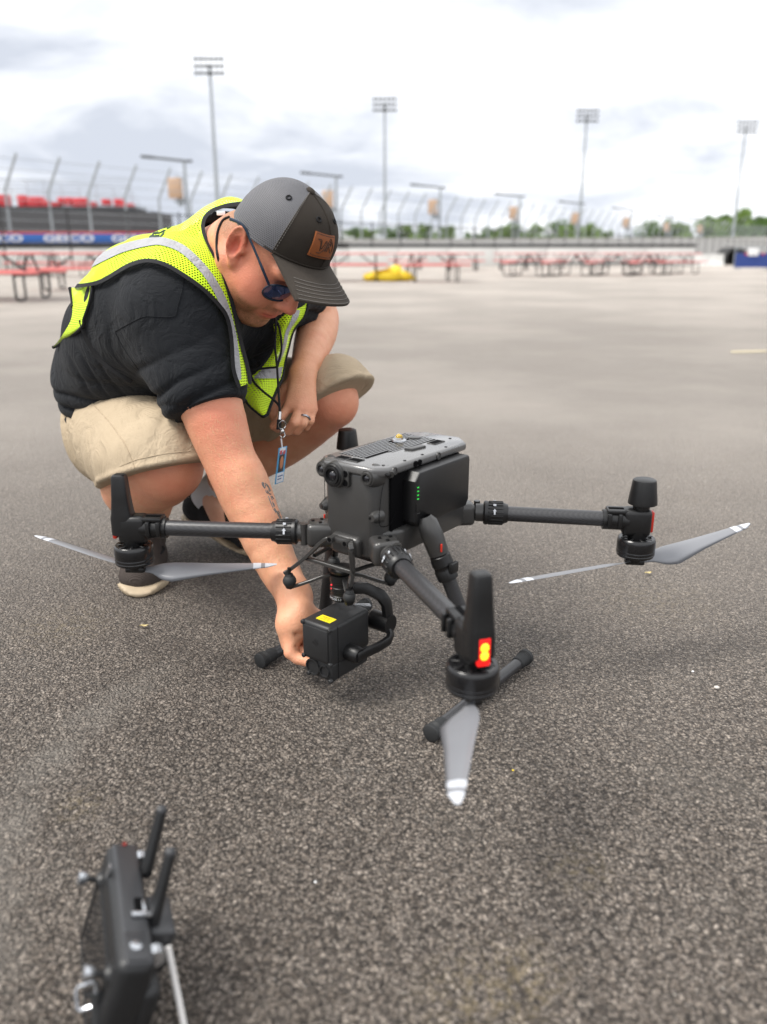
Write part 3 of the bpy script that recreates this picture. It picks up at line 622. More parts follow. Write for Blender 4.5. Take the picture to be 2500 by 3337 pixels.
# ================================================================ the drone
simple('shell_grey', (.036, .035, .034), .33, var=.07, scale=40, spec=.6); simple('cover_sheen_grey', (.10, .099, .099), .28, var=.05, scale=30, spec=.7, coat=.4); simple('black_plastic', (.0058, .0058, .0063), .40, var=.15, scale=50, bump=.08, bscale=1200); simple('black_gloss', (.010, .010, .011), .22, var=.1); simple('black_rubber', (.016, .017, .018), .65, bump=.15, bscale=900)  # top cover and rib grey lightened to paint in the sky's reflection
simple('payload_grey', (.016, .0165, .0175), .46, var=.1, bump=.1, bscale=1500); simple('blade_grey', (.185, .190, .205), .38, var=.06, scale=20); simple('mark_white', (.50, .52, .56), .45, var=.04); simple('label_yellow', (.85, .68, .02), .4, var=.04); simple('label_print', (.25, .19, .01), .5); simple('hole_dark', (.004, .004, .0045), .9, spec=.05); simple('bolt_black', (.012, .012, .013), .35, .5); simple('logo_grey', (.016, .016, .017), .3); simple('steel_rod', (.45, .46, .48), .25, .9)
b = NB('carbon'); P_ = b.tc('Object'); ck = b.n('ShaderNodeTexChecker'); ck.inputs['Scale'].default_value = 520; b.l(P_, ck.inputs['Vector']); b.set(color=b.mix(ck.outputs['Fac'], (.016, .016, .0175), (.038, .038, .041)), rough=b.math('ADD', b.math('MULTIPLY', ck.outputs['Fac'], .12), .30), spec=.6); b.bump(ck.outputs['Fac'], .08, .0005)
def emit(name, col, st, base=(.02, .0, .0)):
    b = NB(name); b.set(color=base, rough=.3, emis=col, estr=st); return b.m
emit('led_red', (1.0, .012, .01), .75, (.3, .01, .01)); emit('led_core', (1.0, .33, .01), 3.2, (.5, .2, .02)); emit('led_green', (.03, .75, .08), .8); emit('led_dot', (1.0, .03, .05), .9); simple('lens_glass', (.008, .008, .012), .06, spec=.9); simple('led_off', (.55, .03, .015), .3); simple('dome_amber', (.75, .50, .06), .2)
b = NB('clear_dome'); b.set(color=(.9, .9, .9), rough=.05, trans=1.0); b.b.inputs['IOR'].default_value = 1.4
DC = np.array([.0136, 1.3117, 0.0]); DY = .9137 + math.pi
DRONE = thing('drone', DC, 'dark grey four-armed drone standing on carbon landing legs on the asphalt', 'drone', rz=DY)
D_F = np.array([math.cos(DY), math.sin(DY), 0]); D_L = np.array([-math.sin(DY), math.cos(DY), 0])
def dl(p): q = np.asarray(p, float) - DC; return np.array([q @ D_F, q @ D_L, q[2]])           # world -> drone frame
def dobj(name, mb, m, parent=None, angle=38): return obj(name, mb, m, DRONE if parent is None else parent, angle=angle)
def oct_(x0, x1, w, c0, c1): return [(x1, -w + c1), (x1, w - c1), (x1 - c1, w), (x0 + c0, w), (x0, w - c0), (x0, -w + c0), (x0 + c0, -w), (x1 - c1, -w)]
# fuselage as one blended shell
hullF = Field()
def box_sd(c, hsz, r, R=None):
    c = np.asarray(c, float); hsz = np.asarray(hsz, float) - r
    def f(p):
        q = np.abs(p - c) - hsz; return np.linalg.norm(np.maximum(q, 0), axis=1) + np.minimum(q.max(1), 0) - r
    return f, c - hsz - r, c + hsz + r
hull = dobj('fuselage', MB().prism([(.113, -.048), (.113, .042), (.094, .0605), (-.120, .0605), (-.142, .040), (-.142, -.040), (-.120, -.0605), (.094, -.0605)], .258, .3985, bev=.006, seg=3, every=True), 'shell_grey')
dobj('belly', MB().prism([(.100, -.058), (.100, .058), (.070, .0755), (-.120, .0755), (-.150, .050), (-.150, -.050), (-.120, -.0755), (.070, -.0755)], .2625, .3060, bev=.007, seg=3, every=True), 'shell_grey', hull)
dobj('nose_block', MB().rbox((.112, -.003, .276), (.026, .060, .034), .008, 3), 'shell_grey', hull)
for s in (-1, 1):
    for (x0, y0, x1, y1, w_) in ((.080, .036, .122, .086, .046), (-.105, .036, -.146, .078, .040)):
        dd = nrm([x1 - x0, s * (y1 - y0), 0]); sd2 = np.array([-dd[1], dd[0], 0]); dobj('arm_shoulder', MB().rbox(((x0 + x1) / 2, s * (y0 + y1) / 2, .2795), (math.hypot(x1 - x0, y1 - y0), w_, .041), .009, 3, R=np.stack([dd, sd2, [0, 0, 1.0]], 1)), 'shell_grey', hull)
    dobj('sensor_boss', MB().lathe([(0, .020), (.55, .0165), (1, .0128), (1, 0)], (.094, s * .047 - .006, .3945), (.1175, s * .047 - .006, .3955), 26), 'shell_grey', hull)
    dobj('screw_boss', MB().lathe([(0, .014), (.6, .009), (1, .0055), (1, 0)], (.098, s * .051 - .004, .331), (.1165, s * .053 - .004, .331), 20), 'shell_grey', hull); dobj('screw_boss', MB().lathe([(0, .011), (.6, .0075), (1, .005), (1, 0)], (.085, s * .057, .402), (.094, s * .0705, .4015), 18), 'shell_grey', hull)
# access panel line on the side
for s in (-1, 1): dobj('panel_line', MB().tube(spline([(.100, s * .0612, .388), (.104, s * .0600, .375), (.107, s * .0575, .340), (.106, s * .058, .318), (.090, s * .0655, .318), (.078, s * .0665, .335)], 24), .0006, 4), 'hole_dark', hull)
top = dobj('top_cover', MB().prism(oct_(-.158, .117, .068, .030, .020), .397, .4125, bev=.005, seg=3), 'cover_sheen_grey')
# cooling grille: dark tray and separate ribs
dobj('grille_tray', MB().prism([(.072, -.054), (.072, .004), (.020, .004), (.0, .010), (-.112, .014), (-.118, -.058)], .4118, .4130), 'hole_dark', top)
for k in range(10):
    y = -.0520 + k * .0068; x1 = .072 if k < 8 else .012; x0 = -.116 + .0005 * k
    if -.040 < y < -.020: segs = [(x0, -.085), (-.043, x1)]
    else: segs = [(x0, x1)]
    for a, c in segs: dobj('rib', MB().rbox(((a + c) / 2, y, .4128), (c - a, .0032, .0012), .0003, 1), 'cover_sheen_grey', top)
for (a, c, y0, y1) in ((.083, .101, -.040, -.020), (.083, .101, -.014, .008), (-.108, -.078, .020, .036)): dobj('window', MB().rbox(((a + c) / 2, (y0 + y1) / 2, .4128), (c - a, y1 - y0, .0016), .003 if False else 0), 'hole_dark', top); dobj('window_frame', MB().tube([(a, y0, .4132), (c, y0, .4132), (c, y1, .4132), (a, y1, .4132)], .0012, 5, close=True), 'shell_grey', top)
dobj('release_tab', MB().prism([(-.012, .018), (-.016, .032), (-.050, .036), (-.056, .022)], .4120, .4165, bev=.0015), 'shell_grey', top)
dobj('power_button', MB().lathe([(0, .0115), (.8, .0115), (1, .010), (1, 0)], (-.098, -.022, .412), (-.098, -.022, .4155), 24), 'shell_grey', top)
for x, y in ((.09, .052), (-.005, .060), (.045, .0605), (-.075, .0605), (-.135, .030)): dobj('screw', MB().cyl((x, y, .411), (x, y, .4132), .0026, n=10), 'hole_dark', top)
bx_, by_ = -.063, -.031; dobj('beacon_base', MB().lathe([(0, .014), (.6, .0135), (1, .011), (1, 0)], (bx_, by_, .412), (bx_, by_, .4165), 20), 'steel_rod', top); dobj('beacon', MB().ball((bx_, by_, .4185), .0085, 14, 8, (1, 1, .9)), 'clear_dome', top); dobj('beacon_lamp', MB().rbox((bx_, by_, .4200), (.007, .007, .004), .001), 'dome_amber', top)
# front cameras and sensors
def eye(x, y, z, r, m='hull', d=(1, 0, 0), depth=.010):
    d = nrm(d); p = np.array([x, y, z]); e = dobj('sensor_ring', MB().lathe([(0, r * 1.25), (.7, r * 1.12), (1, r), (1, r * .74), (.45, r * .72), (.45, 0)], p - d * depth, p + d * .003, 22), 'shell_grey'); dobj('sensor_lens', MB().ball(p - d * .004, r * .70, 14, 8), 'lens_glass', e); return e
eye(.118, -.053, .3955, .0098, d=(1, -.12, 0)); eye(.118, .041, .3955, .0098, d=(1, .12, 0))
p = np.array([.114, -.026, .3905]); fc = dobj('front_camera', MB().lathe([(0, .0205), (.55, .0195), (.72, .0175), (.72, .0145), (.90, .0140), (.90, .0115), (.60, .0105), (.60, .0)], p, p + [.014, 0, 0], 28), 'black_plastic'); dobj('camera_lens', MB().ball(p + [.006, 0, 0], .0085, 16, 9, (.7, 1, 1)), 'lens_glass', fc); dobj('camera_bezel', MB().lathe([(0, .0225), (1, .0205), (1, .0185), (0, .0185)], p + [-.002, 0, 0], p + [.008, 0, 0], 28), 'shell_grey', fc)
pl = dobj('sensor_pill', MB().prism([(.0075 * math.cos(a) - .0005, .0075 * math.sin(a) + (.0075 if 0 <= a <= math.pi + .01 else -.0075)) for a in np.linspace(0, 2 * math.pi, 24, endpoint=False)], 0, .006, (.112, -.003, .388), (0, 1, 0), (0, 0, 1), (1, 0, 0), bev=.0015), 'shell_grey')
for z in (.3955, .3805): dobj('emitter', MB().cyl((.116, -.0035, z), (.1185, -.0035, z), .0055, n=16), 'hole_dark', pl)
for x in (.082, -.041): eye(x, .0665, .4045, .0062, d=(0, 1, .1), depth=.006); eye(x, -.0665, .4045, .0062, d=(0, -1, .1), depth=.006)
for x in (.026, .014):
    for s in (1, -1): dobj('emitter', MB().cyl((x, s * .062, .4045), (x, s * .0695, .4045), .0052, n=16), 'hole_dark')
for y, z, d in ((.0685, .402, (.3, 1, 0)), (.044, .331, (1, .6, 0)), (-.054, .331, (1, -.6, 0))): q = np.array([.100 if y > .06 else .112, y, z]); dobj('pin', MB().cyl(q - nrm(d) * .006, q + nrm(d) * .006, .0028, n=10), 'bolt_black')
# batteries
for s in (1, -1):
    bt = dobj('battery', MB().prism([(-.108, .318), (-.100, .306), (.046, .306), (.055, .316), (.055, .384), (.043, .397), (-.104, .397), (-.108, .392)], .0, .030, (0, s * .060, 0), (1, 0, 0), (0, 0, 1), (0, s, 0), bev=.0035), 'black_plastic')
    dobj('battery_bay', MB().rbox((-.012, s * .062, .352), (.196, .006, .098), .001), 'hole_dark')
    for k in range(4): dobj('charge_light', MB().rbox((.0490, s * .0905, .374 - k * .0064), (.0036, .0012, .0014), 0), 'led_green', bt)
    dobj('release_button', MB().tube([(.053, s * .0902, .346), (.053, s * .0902, .331), (.041, s * .0902, .329), (.041, s * .0902, .334)], .0005, 4), 'black_gloss', bt)
# arms, motors, blades
MOT = {('f', -1): (.287, -.343), ('f', 1): (.287, .343), ('r', 1): (-.281, .334), ('r', -1): (-.281, -.334)}
TIPS = {('f', -1): [(.328, -.597, .221), (.116, -.168, .2015)], ('f', 1): [(.505, .462, .236), (.493, .455, .226)], ('r', 1): [(-.53, .462, .235), (-.045, .212, .209)], ('r', -1): [(-.080, -.178, .21), (-.482, -.490, .215)]}
def blade(root, tip, flip=1):
    root, tip = np.asarray(root, float), np.asarray(tip, float); X = nrm(tip - root); Y = nrm(np.cross([0, 0, 1.0], X)) * flip; Z_ = np.cross(X, Y) * flip; L = np.linalg.norm(tip - root); out = []
    ss = np.linspace(.03, 1, 34)
    for s_ in ss:
        ch = .052 * (np.interp(s_, [0, .08, .16, .24, .5, .8, .93, 1], [.24, .34, .80, .95, .66, .42, .33, .10])); tw = math.radians(np.interp(s_, [0, .2, 1], [24, 22, 6])); le = np.interp(s_, [0, .1, .2, 1], [.35, .30, .27, .25])
        pr = []
        for u, th in ((-le, 0), (-le + .12, .07), (-le + .4, .095), (-le + .75, .05), (1 - le, 0), (-le + .75, -.02), (-le + .4, -.02), (-le + .12, -.025)):
            y = u * ch; z = th * ch * .9; pr.append(root + X * s_ * L + Y * (y * math.cos(tw)) + Z_ * (z - y * math.sin(tw)))
        out.append(pr)
    return np.array(out), ss
for (fr_, s), (mx, my) in MOT.items():
    front = fr_ == 'f'; d2 = nrm([mx - (.08 if front else -.11), my - s * .045, 0]); side = np.array([-d2[1], d2[0], 0]); R_ = np.stack([d2, side, [0, 0, 1.0]], 1); mot = np.array([mx, my, 0.0])
    root = np.array([.112, s * .076, .280]) if front else np.array([-.138, s * .068, .279]); end = mot - d2 * .040 + np.array([0, 0, .281])
    L = np.linalg.norm(end[:2] - root[:2]); ax = lambda t, z=.2805: root + d2 * t + np.array([0, 0, z - root[2]])
    arm = dobj('arm', MB().cyl(ax(.030), end + d2 * .012, .0136, n=28), 'carbon'); tag(arm, None)
    jb = dobj('arm_root', MB().rbox(ax(-.004), (.034, .040, .040), .007, 3, R=R_) if front else MB().rbox(ax(-.002), (.026, .034, .034), .006, 3, R=R_), 'shell_grey', arm)
    for q in ((-.010, -.009), (-.010, .009), (.004, 0.0)): dobj('bolt', MB().cyl(ax(q[0], .299 if front else .296) + side * q[1], ax(q[0], .3025 if front else .299) + side * q[1], .0030, n=10), 'bolt_black', arm)
    dobj('hinge', MB().cyl(ax(.016), ax(.030), .0165, .0165, 20).cyl(ax(.018, .262) + side * .012, ax(.018, .299) + side * .012, .0058, n=12), 'shell_grey', arm)
    prof = [(0, 0), (0, .0195), (.06, .0218), (.15, .0218), (.2, .0205), (.8, .0205), (.86, .0185), (1, .0165), (1, 0)]; col = dobj('locking_collar', MB().lathe(prof, ax(.030), ax(.074), 30), 'black_plastic', arm)
    mb = MB()
    for k in range(18): a = 2 * math.pi * k / 18; u_ = side * math.cos(a) + np.array([0, 0, math.sin(a)]); mb.rbox(ax(.052) + u_ * .0208, (.026, .0026, .0022), .0006, 1, R=np.stack([d2, np.cross(u_, d2), u_], 1))
    dobj('grip_ribs', mb, 'black_plastic', arm)
    # white arrow and padlock on the collar, turned to the drone's front quarter
    for ang in ((.35, 2.75) if front else (.35, 2.75)):
        u_ = side * math.cos(ang) + np.array([0, 0, math.sin(ang)]); T_ = np.cross(u_, d2); T_ = T_ if T_[2] > 0 else -T_; P0 = ax(.050) + u_ * .0232
        mk = MB().prism([(-.0015, -.005), (.0015, -.005), (.0015, .001), (.0035, .001), (0, .0055), (-.0035, .001), (-.0015, .001)], -.0003, .0006, P0, d2, T_, u_); mk.rbox(ax(.050) + u_ * .0225 + T_ * .0125 - u_ * .0035, (.0052, .0040, .0012), .0004, 1, R=np.stack([d2, T_, u_], 1)); dobj('lock_mark', mk, 'mark_white', col)
    # motor mount: clamp with two lugs and a column
    ML = lambda a, b_, z: mot + d2 * a + side * b_ + np.array([0, 0, z])
    mount = dobj('motor_mount', MB().cyl(ML(-.062, 0, .2805), ML(-.018, 0, .2805), .0178, .0178, 24).rbox(ML(-.036, 0, .298), (.040, .030, .007), .002, 2, R=R_).rbox(ML(-.004, 0, .279), (.050, .034, .050), .009, 3, R=R_), 'black_plastic', arm)
    for a in (-.052, -.034):
        for sd_ in (-1, 1): dobj('clamp_lug', MB().rbox(ML(a, sd_ * .0175, .283), (.0075, .0085, .026), .002, 2, R=R_), 'black_plastic', mount)
    dobj('clamp_slot', MB().rbox(ML(-.040, 0, .3018), (.026, .008, .0012), 0, R=R_), 'hole_dark', mount)
    bell = dobj('motor', MB().lathe([(0, 0), (0, .024), (.06, .0318), (.18, .0332), (.22, .0326), (.26, .0332), (.34, .0332), (.38, .0326), (.42, .0332), (.85, .0332), (.95, .0320), (1, .0300), (1, .025), (.93, .024), (.93, 0)], ML(0, 0, .214), ML(0, 0, .2500), 36), 'black_gloss', arm)
    for k in range(8): a = 2 * math.pi * k / 8 + .2; dobj('spoke', MB().rbox(ML(.017 * math.cos(a), .017 * math.sin(a), .2497), (.022, .0042, .0022), .0006, 1, R=R_ @ np.array([[math.cos(a), -math.sin(a), 0], [math.sin(a), math.cos(a), 0], [0, 0, 1]])), 'black_plastic', bell)
    dobj('stem', MB().cyl(ML(0, 0, .248), ML(0, 0, .262), .016, .018, 20), 'black_plastic', mount)
    hub = dobj('propeller_hub', MB().cyl(ML(0, 0, .200), ML(0, 0, .2145), .010, .013, 18).rbox(ML(0, 0, .203), (.034, .016, .010), .003, R=R_), 'black_plastic', arm)
    for j, tp in enumerate(TIPS[(fr_, s)]):
        tp = np.array(tp); h0 = ML(0, 0, .2035 - .004 * j * (fr_ == 'f' and s == 1)); dr = nrm((tp - h0) * [1, 1, 0]); rt_ = h0 + dr * .010; Q, ss = blade(rt_, tp, -1 if (front == (s < 0)) else 1)
        if fr_ == 'f' and s == 1: Q, ss = blade(rt_, tp, -1)
        cl = lambda A: np.concatenate([A, A[:, :1]], 1)
        bl = dobj('propeller_blade', MB().grid(cl(Q[:31])).add(Q[0], [tuple(range(8))]), 'blade_grey', arm, angle=None)
        k0 = 28; up = np.array([0, 0, .0]); grow = lambda A: A.mean(1, keepdims=True) + (A - A.mean(1, keepdims=True)) * np.array([1.03, 1.03, 1.0]) + np.array([0, 0, .0])
        dobj('tip_band', MB().grid(cl(grow(Q[27:30])) + (Q[27:30, 2:3] - Q[27:30, 6:7]) * .15), 'mark_white', bl, angle=None); dobj('tip', MB().grid(cl(Q[30:])).add(Q[-1], [tuple(range(8))]), 'mark_white', bl, angle=None)
    if front:
        B_ = R_ @ np.array([[1, 0, 0], [0, 1, 0], [0, 0, 1.0]])
        an = MB(); prof = [(.270, .0190, .0170), (.300, .0190, .0170), (.308, .0172, .0162), (.335, .0145, .0142), (.369, .0122, .0122), (.3735, .0108, .0108), (.375, .007, .007)]
        G = []
        for z, a_, c_ in prof: G.append([ML(.013 + a_ * np.sign(math.cos(q)) * abs(math.cos(q)) ** .5, c_ * np.sign(math.sin(q)) * abs(math.sin(q)) ** .5, z) for q in np.linspace(0, 2 * math.pi, 28, endpoint=False)])
        G = np.array(G); an.grid(np.concatenate([G, G[:, :1]], 1)); an.add(G[-1], [tuple(range(28))]); dobj('antenna', an, 'black_plastic', arm)
        dobj('antenna_foot', MB().rbox(ML(.010, 0, .287), (.038, .031, .016), .004, R=R_), 'black_plastic', arm)
    else:
        dobj('positioning_cap', MB().lathe([(0, 0), (0, .0205), (.04, .0250), (.12, .0250), (.9, .0205), (.97, .0196), (1, .017), (1, 0)], ML(.004, 0, .3105), ML(.004, 0, .3565), 30), 'black_plastic', arm); dobj('cap_neck', MB().cyl(ML(.002, 0, .295), ML(.003, 0, .312), .014, .015, 20), 'black_plastic', arm)
    lit = front and s == 1
    ld = dobj('status_light', MB().rbox(ML(.0285 if front else .0215, 0, .280), (.0075, .0165, .038), .0022, 2, R=R_), 'led_red' if lit else 'led_off', arm)
    if lit:
        for z in (.2860, .2755): dobj('diode', MB().ball(ML(.0318, 0, z), .0056, 14, 8, (.35, 1, 1.05), R_), 'led_core', ld)
    if fr_ == 'r' and s == 1:                                         # printed pictograms on the tube
        for k in range(3):
            c_ = ax(.150 + .020 * k); u_ = nrm(side * (-.75 if (side @ [0, 0, 1]) == 0 else 1) + np.array([0, 0, .75])); u_ = nrm(-D_F @ np.eye(3) * 0 + np.array([0, 0, .62]) + side * (.78 if (np.array([side @ [1, 0, 0], side @ [0, 1, 0]]) @ np.array([.79, .61])) > 0 else -.78)); T_ = np.cross(d2, u_)
            P0 = c_ + u_ * .0138; sq = [P0 + d2 * a + T_ * b_ for a, b_ in ((-.007, -.005), (.007, -.005), (.007, .005), (-.007, .005))]; dobj('pictogram', MB().tube(sq, .0003, 4, close=True).tube(spline([P0 + d2 * -.004 - T_ * .003, P0 + T_ * .002, P0 + d2 * .004 + T_ * .003], 8), .0006, 4), 'mark_white', arm)
# landing legs
for s in (1, -1):
    A, B_ = np.array([.030, s * .098, .308]), np.array([-.028, s * .190, .018]); D3 = nrm(B_ - A); lp_ = lambda t: A + (B_ - A) * t
    leg = dobj('landing_leg', MB().cyl(lp_(.30), B_, .0125, n=22), 'carbon')
    dobj('leg_mount', MB().lathe([(0, .010), (.15, .0165), (.5, .0185), (1, .0170), (1, 0)], lp_(-.05), lp_(.17), 22), 'shell_grey', leg)
    dobj('leg_collar', MB().lathe([(0, .015), (.05, .0172), (.4, .0185), (.45, .017), (.6, .017), (.65, .0185), (1, .0175), (1, .012)], lp_(.175), lp_(.32), 22), 'black_plastic', leg); q = lp_(.13); dobj('lock_tab', MB().rbox(q + np.array([.010, s * .0165, .004]), (.003, .003, .014), .001), 'led_off', leg); dobj('latch', MB().rbox(lp_(.25) + np.array([.0, s * .019, .003]), (.020, .008, .018), .002), 'black_plastic', leg)
    sk = dobj('skid', MB().cyl((.142, s * .190, .0145), (-.160, s * .190, .0145), .0105, n=20), 'carbon', leg); dobj('skid_joint', MB().rbox((-.028, s * .190, .020), (.045, .028, .030), .009, 3), 'black_plastic', leg)
    for x0, x1 in ((.112, .150), (-.130, -.168)):
        dobj('rubber_end', MB().lathe([(0, .0112), (.1, .0125), (.55, .0128), (.60, .0142), (.66, .0128), (.70, .0142), (.76, .0128), (.80, .0145), (.97, .0145), (1, .0130), (1, 0)], (x0, s * .190, .0148), (x1, s * .190, .0148), 22), 'black_rubber', leg)
# ---------------------------------------------------------------- vibration frame and gimbal
BALL = [np.array(p) for p in ((.150, -.104, .197), (.136, .017, .195), (.030, .022, .195), (.040, -.100, .197))]
GC = np.array([.098, -.032, 0])
fr_o = None
def strut(path, r=.0042, m='shell_grey', name='strut'): return dobj(name, MB().bar(path, r * 1.7, r * 1.5), m, fr_o)
fr_o = dobj('vibration_frame', MB().rbox((.128, -.004, .286), (.012, .034, .010), .003), 'shell_grey')
for y in (-.020, .012): strut([(.124, y, .287), (.140, y, .287)], .0062); dobj('screw', MB().cyl((.139, y, .287), (.1412, y, .287), .0036, n=12), 'hole_dark', fr_o)
strut(spline([(.130, -.024, .287), (.136, -.036, .281), (.134, -.075, .245), (.146, -.104, .217), (.152, -.114, .209)], 24)); strut(spline([(.130, .016, .287), (.138, .024, .280), (.130, .020, .240), (.134, .017, .214)], 20), .0050)
strut([(.130, -.082, .237), (.128, .018, .236)], .0042); strut(spline([(.118, -.075, .240), (.060, -.085, .236), (.042, -.098, .212)], 16), .0036, 'black_plastic'); strut(spline([(.125, .018, .238), (.070, .030, .236), (.034, .024, .210)], 16), .0036, 'black_plastic'); strut([(.045, -.09, .225), (.045, .02, .225)], .0036, 'black_plastic')
for k, b3 in enumerate(BALL):
    dobj('damper_ball', MB().ball(b3, .0118 if k != 1 else .0105, 16, 10), 'black_rubber', fr_o); dobj('damper_pin', MB().cyl(b3 + [0, 0, .008], b3 + [0, 0, .024 if k < 2 else .014], .0030, n=10).lathe([(0, .008), (1, .006), (1, 0)], b3 + [0, 0, .008], b3 + [0, 0, .013], 14), 'black_plastic', fr_o); dobj('damper_seat', MB().lathe([(0, 0), (0, .0065), (1, .009), (1, 0)], b3 - [0, 0, .013], b3 - [0, 0, .007], 14), 'black_plastic', fr_o)
    mid = np.array([GC[0] + (b3[0] - GC[0]) * .35, GC[1] + (b3[1] - GC[1]) * .35, .206]); strut(spline([(GC[0] + (b3[0] - GC[0]) * .12, GC[1] + (b3[1] - GC[1]) * .12, .208), mid, b3 * [.6, .6, 0] + GC * .4 + np.array([0, 0, .197]), b3 - [0, 0, .013]], 16), .0036, name='lower_strut')
GIM = thing('sensor_gimbal', DC + D_F * .13 + D_L * -.02, 'black box-shaped survey sensor on its gimbal hanging under the drone, held by the hand', 'sensor', rz=DY); GO = np.array([.13, -.02, 0])
def gobj(name, mb, m, parent=None, angle=38, smooth=True):
    return obj(name, mb, m, GIM if parent is None else parent, angle=angle, org=GO, smooth=smooth)
gm = gobj('gimbal_mount', MB().lathe([(0, 0), (0, .0185), (.08, .0200), (.2, .0200), (.22, .0188), (.36, .0188), (.38, .0200), (.52, .0200), (.54, .0188), (.70, .0188), (.72, .0198), (1, .0198), (1, 0)], (GC[0], GC[1], .166), (GC[0], GC[1], .212), 32), 'black_plastic'); gobj('top_disc', MB().lathe([(0, .020), (.6, .022), (1, .019), (1, 0)], (GC[0], GC[1], .216), (GC[0], GC[1], .224), 30), 'black_plastic', gm)
tv, tf = text_mesh('ZENMUSE L1', .0062)
an = math.atan2(-.5, .9); q = []
for x, y, z in tv: a = -.15 + x / .0205; q.append((GC[0] + .0204 * math.cos(a), GC[1] + .0204 * math.sin(a), .1715 + y))
gobj('lettering', MB().add(q, tf), 'mark_white', gm, smooth=False)
for z in (.195, .1885): gobj('lock_dot', MB().ball((GC[0] + .0195 * math.cos(-.35), GC[1] + .0195 * math.sin(-.35), z), .0016, 8, 6), 'led_dot', gm)
# bent gimbal arms
def bar(path, w, t, m='black_plastic', name='gimbal_arm', fd=(0, 1, 0)): return gobj(name, MB().bar(path, w, t, fd, .3), m)
bar([(GC[0] + .004, GC[1], .172), (.085, -.022, .183), (.066, -.004, .181), (.048, .014, .166), (.040, .020, .150), (.038, .022, .125), (.040, .022, .098)], .020, .012)
gobj('pitch_motor', MB().cyl((.040, -.010, .112), (.040, .030, .112), .017, n=24), 'black_plastic'); gobj('axle', MB().cyl((.048, -.012, .137), (.080, -.020, .146), .0058, n=16), 'steel_rod')
bar([(.036, .022, .106), (.042, .031, .094), (.054, .0355, .089), (.080, .036, .0885), (.112, .035, .091), (.140, .0335, .092)], .016, .009, name='side_arm', fd=(0, 1, 0)); gobj('pivot', MB().lathe([(0, .0145), (.8, .0145), (1, .012), (1, 0)], (.132, .008, .092), (.132, .036, .092), 26), 'black_plastic')
# the sensor housing
X0, X1, Y0, Y1 = .074, .175, -.056, .010
def inset(a): return [(Y0 + a, .080), (Y1 - a, .080)]
hs = gobj('housing', MB().rbox(((X0 + X1) / 2, (Y0 + Y1) / 2, .1145), (X1 - X0, Y1 - Y0, .070), .006, 3).rbox(((X0 + X1) / 2 - .001, (Y0 + Y1) / 2 + .004, .0655), (X1 - X0 - .006, Y1 - Y0 - .012, .034), .005, 3), 'payload_grey')
gobj('front_plate', MB().rbox((X1 + .0005, (Y0 + Y1) / 2, .1150), (.0035, Y1 - Y0 - .012, .056), .0015, 2), 'payload_grey', hs)
for y, z in ((Y0 + .004, .1455), (Y1 - .004, .1455), (Y0 + .004, .0835), (Y1 - .004, .0835), (Y0 + .014, .053), (Y1 - .004, .053)): gobj('corner_screw', MB().lathe([(0, .0040), (.8, .0040), (1, .0030), (1, 0)], (X1 - .004, y, z), (X1 + .0025, y, z), 12), 'payload_grey', hs)
tv, tf = text_mesh('dji', .014, .0003, .1); gobj('logo', MB().add(np.stack([np.full(len(tv), X1 + .0024) + tv[:, 2], -.023 + tv[:, 0], .118 + tv[:, 1]], 1), tf), 'logo_grey', hs, smooth=False)
for y, r_ in ((-.034, .0150), (-.008, .0105)): gobj('lens_cover', MB().lathe([(0, r_), (1, r_), (1, r_ * .86), (.5, r_ * .84), (.5, 0)], (X1 - .006, y, .0665), (X1 - .0005, y, .0665), 26), 'payload_grey', hs)
lb = gobj('warning_label', MB().rbox((.1505, -.0215, .1498), (.017, .031, .0007), 0), 'label_yellow', hs); 
for k in range(3): gobj('label_line', MB().rbox((.1465 + k * .0040, -.0215 + .002 * (k % 2), .15030), (.0011, .020 - .004 * (k % 2), .0003), 0), 'label_print', lb)
gobj('rear_cap', MB().lathe([(0, .022), (.6, .021), (1, .015), (1, 0)], (X0, -.022, .112), (X0 - .012, -.022, .112), 24), 'payload_grey', hs); gobj('side_seam', MB().tube([(X1 - .017, Y1 + .0002, .148), (X1 - .017, Y1 + .0002, .052)], .0005, 4), 'hole_dark', hs)
# ================================================================ the remote controller in the foreground
simple('rc_black', (.010, .0105, .0115), .42, var=.12, bump=.1, bscale=900); simple('rc_grey', (.030, .031, .034), .38, var=.1); simple('rc_red', (.22, .02, .015), .5); simple('rc_metal', (.55, .57, .60), .22, .9); simple('rc_white', (.78, .76, .74), .4); b = NB('rc_screen'); b.set(color=(.006, .007, .009), rough=.07, spec=.6)
ra, rb = PZ(402, 2745, .122), PZ(455, 3150, .122); RE = nrm(ra - rb); RRt = np.array([RE[1], -RE[0], 0]); ti = math.radians(20)
RN = -RRt * math.cos(ti) + np.array([0, 0, 1]) * math.sin(ti); RU = np.array([0, 0, 1]) * math.cos(ti) + RRt * math.sin(ti); RT = (ra + rb) / 2; RL = np.linalg.norm(ra - rb)
RC = RT * np.array([1, 1, 0]); CTRL = thing('remote_controller', RC, 'black remote controller with two stub antennas propped up on the asphalt in the foreground', 'controller'); RR3 = np.stack([RE, RU, RN], 1)
def rp(e, u_, n_): return RT + RE * e + RU * u_ + RN * n_
def robj(name, mb, m, parent=None): return obj(name, mb, m, CTRL if parent is None else parent, org=RC)
bd_ = robj('body', MB().rbox(rp(0, -.058, 0), (RL, .118, .036), .011, 4, R=RR3), 'rc_black'); robj('top_shoulder', MB().rbox(rp(0, -.004, -.001), (RL * .97, .012, .028), .005, 3, R=RR3), 'rc_grey', bd_)
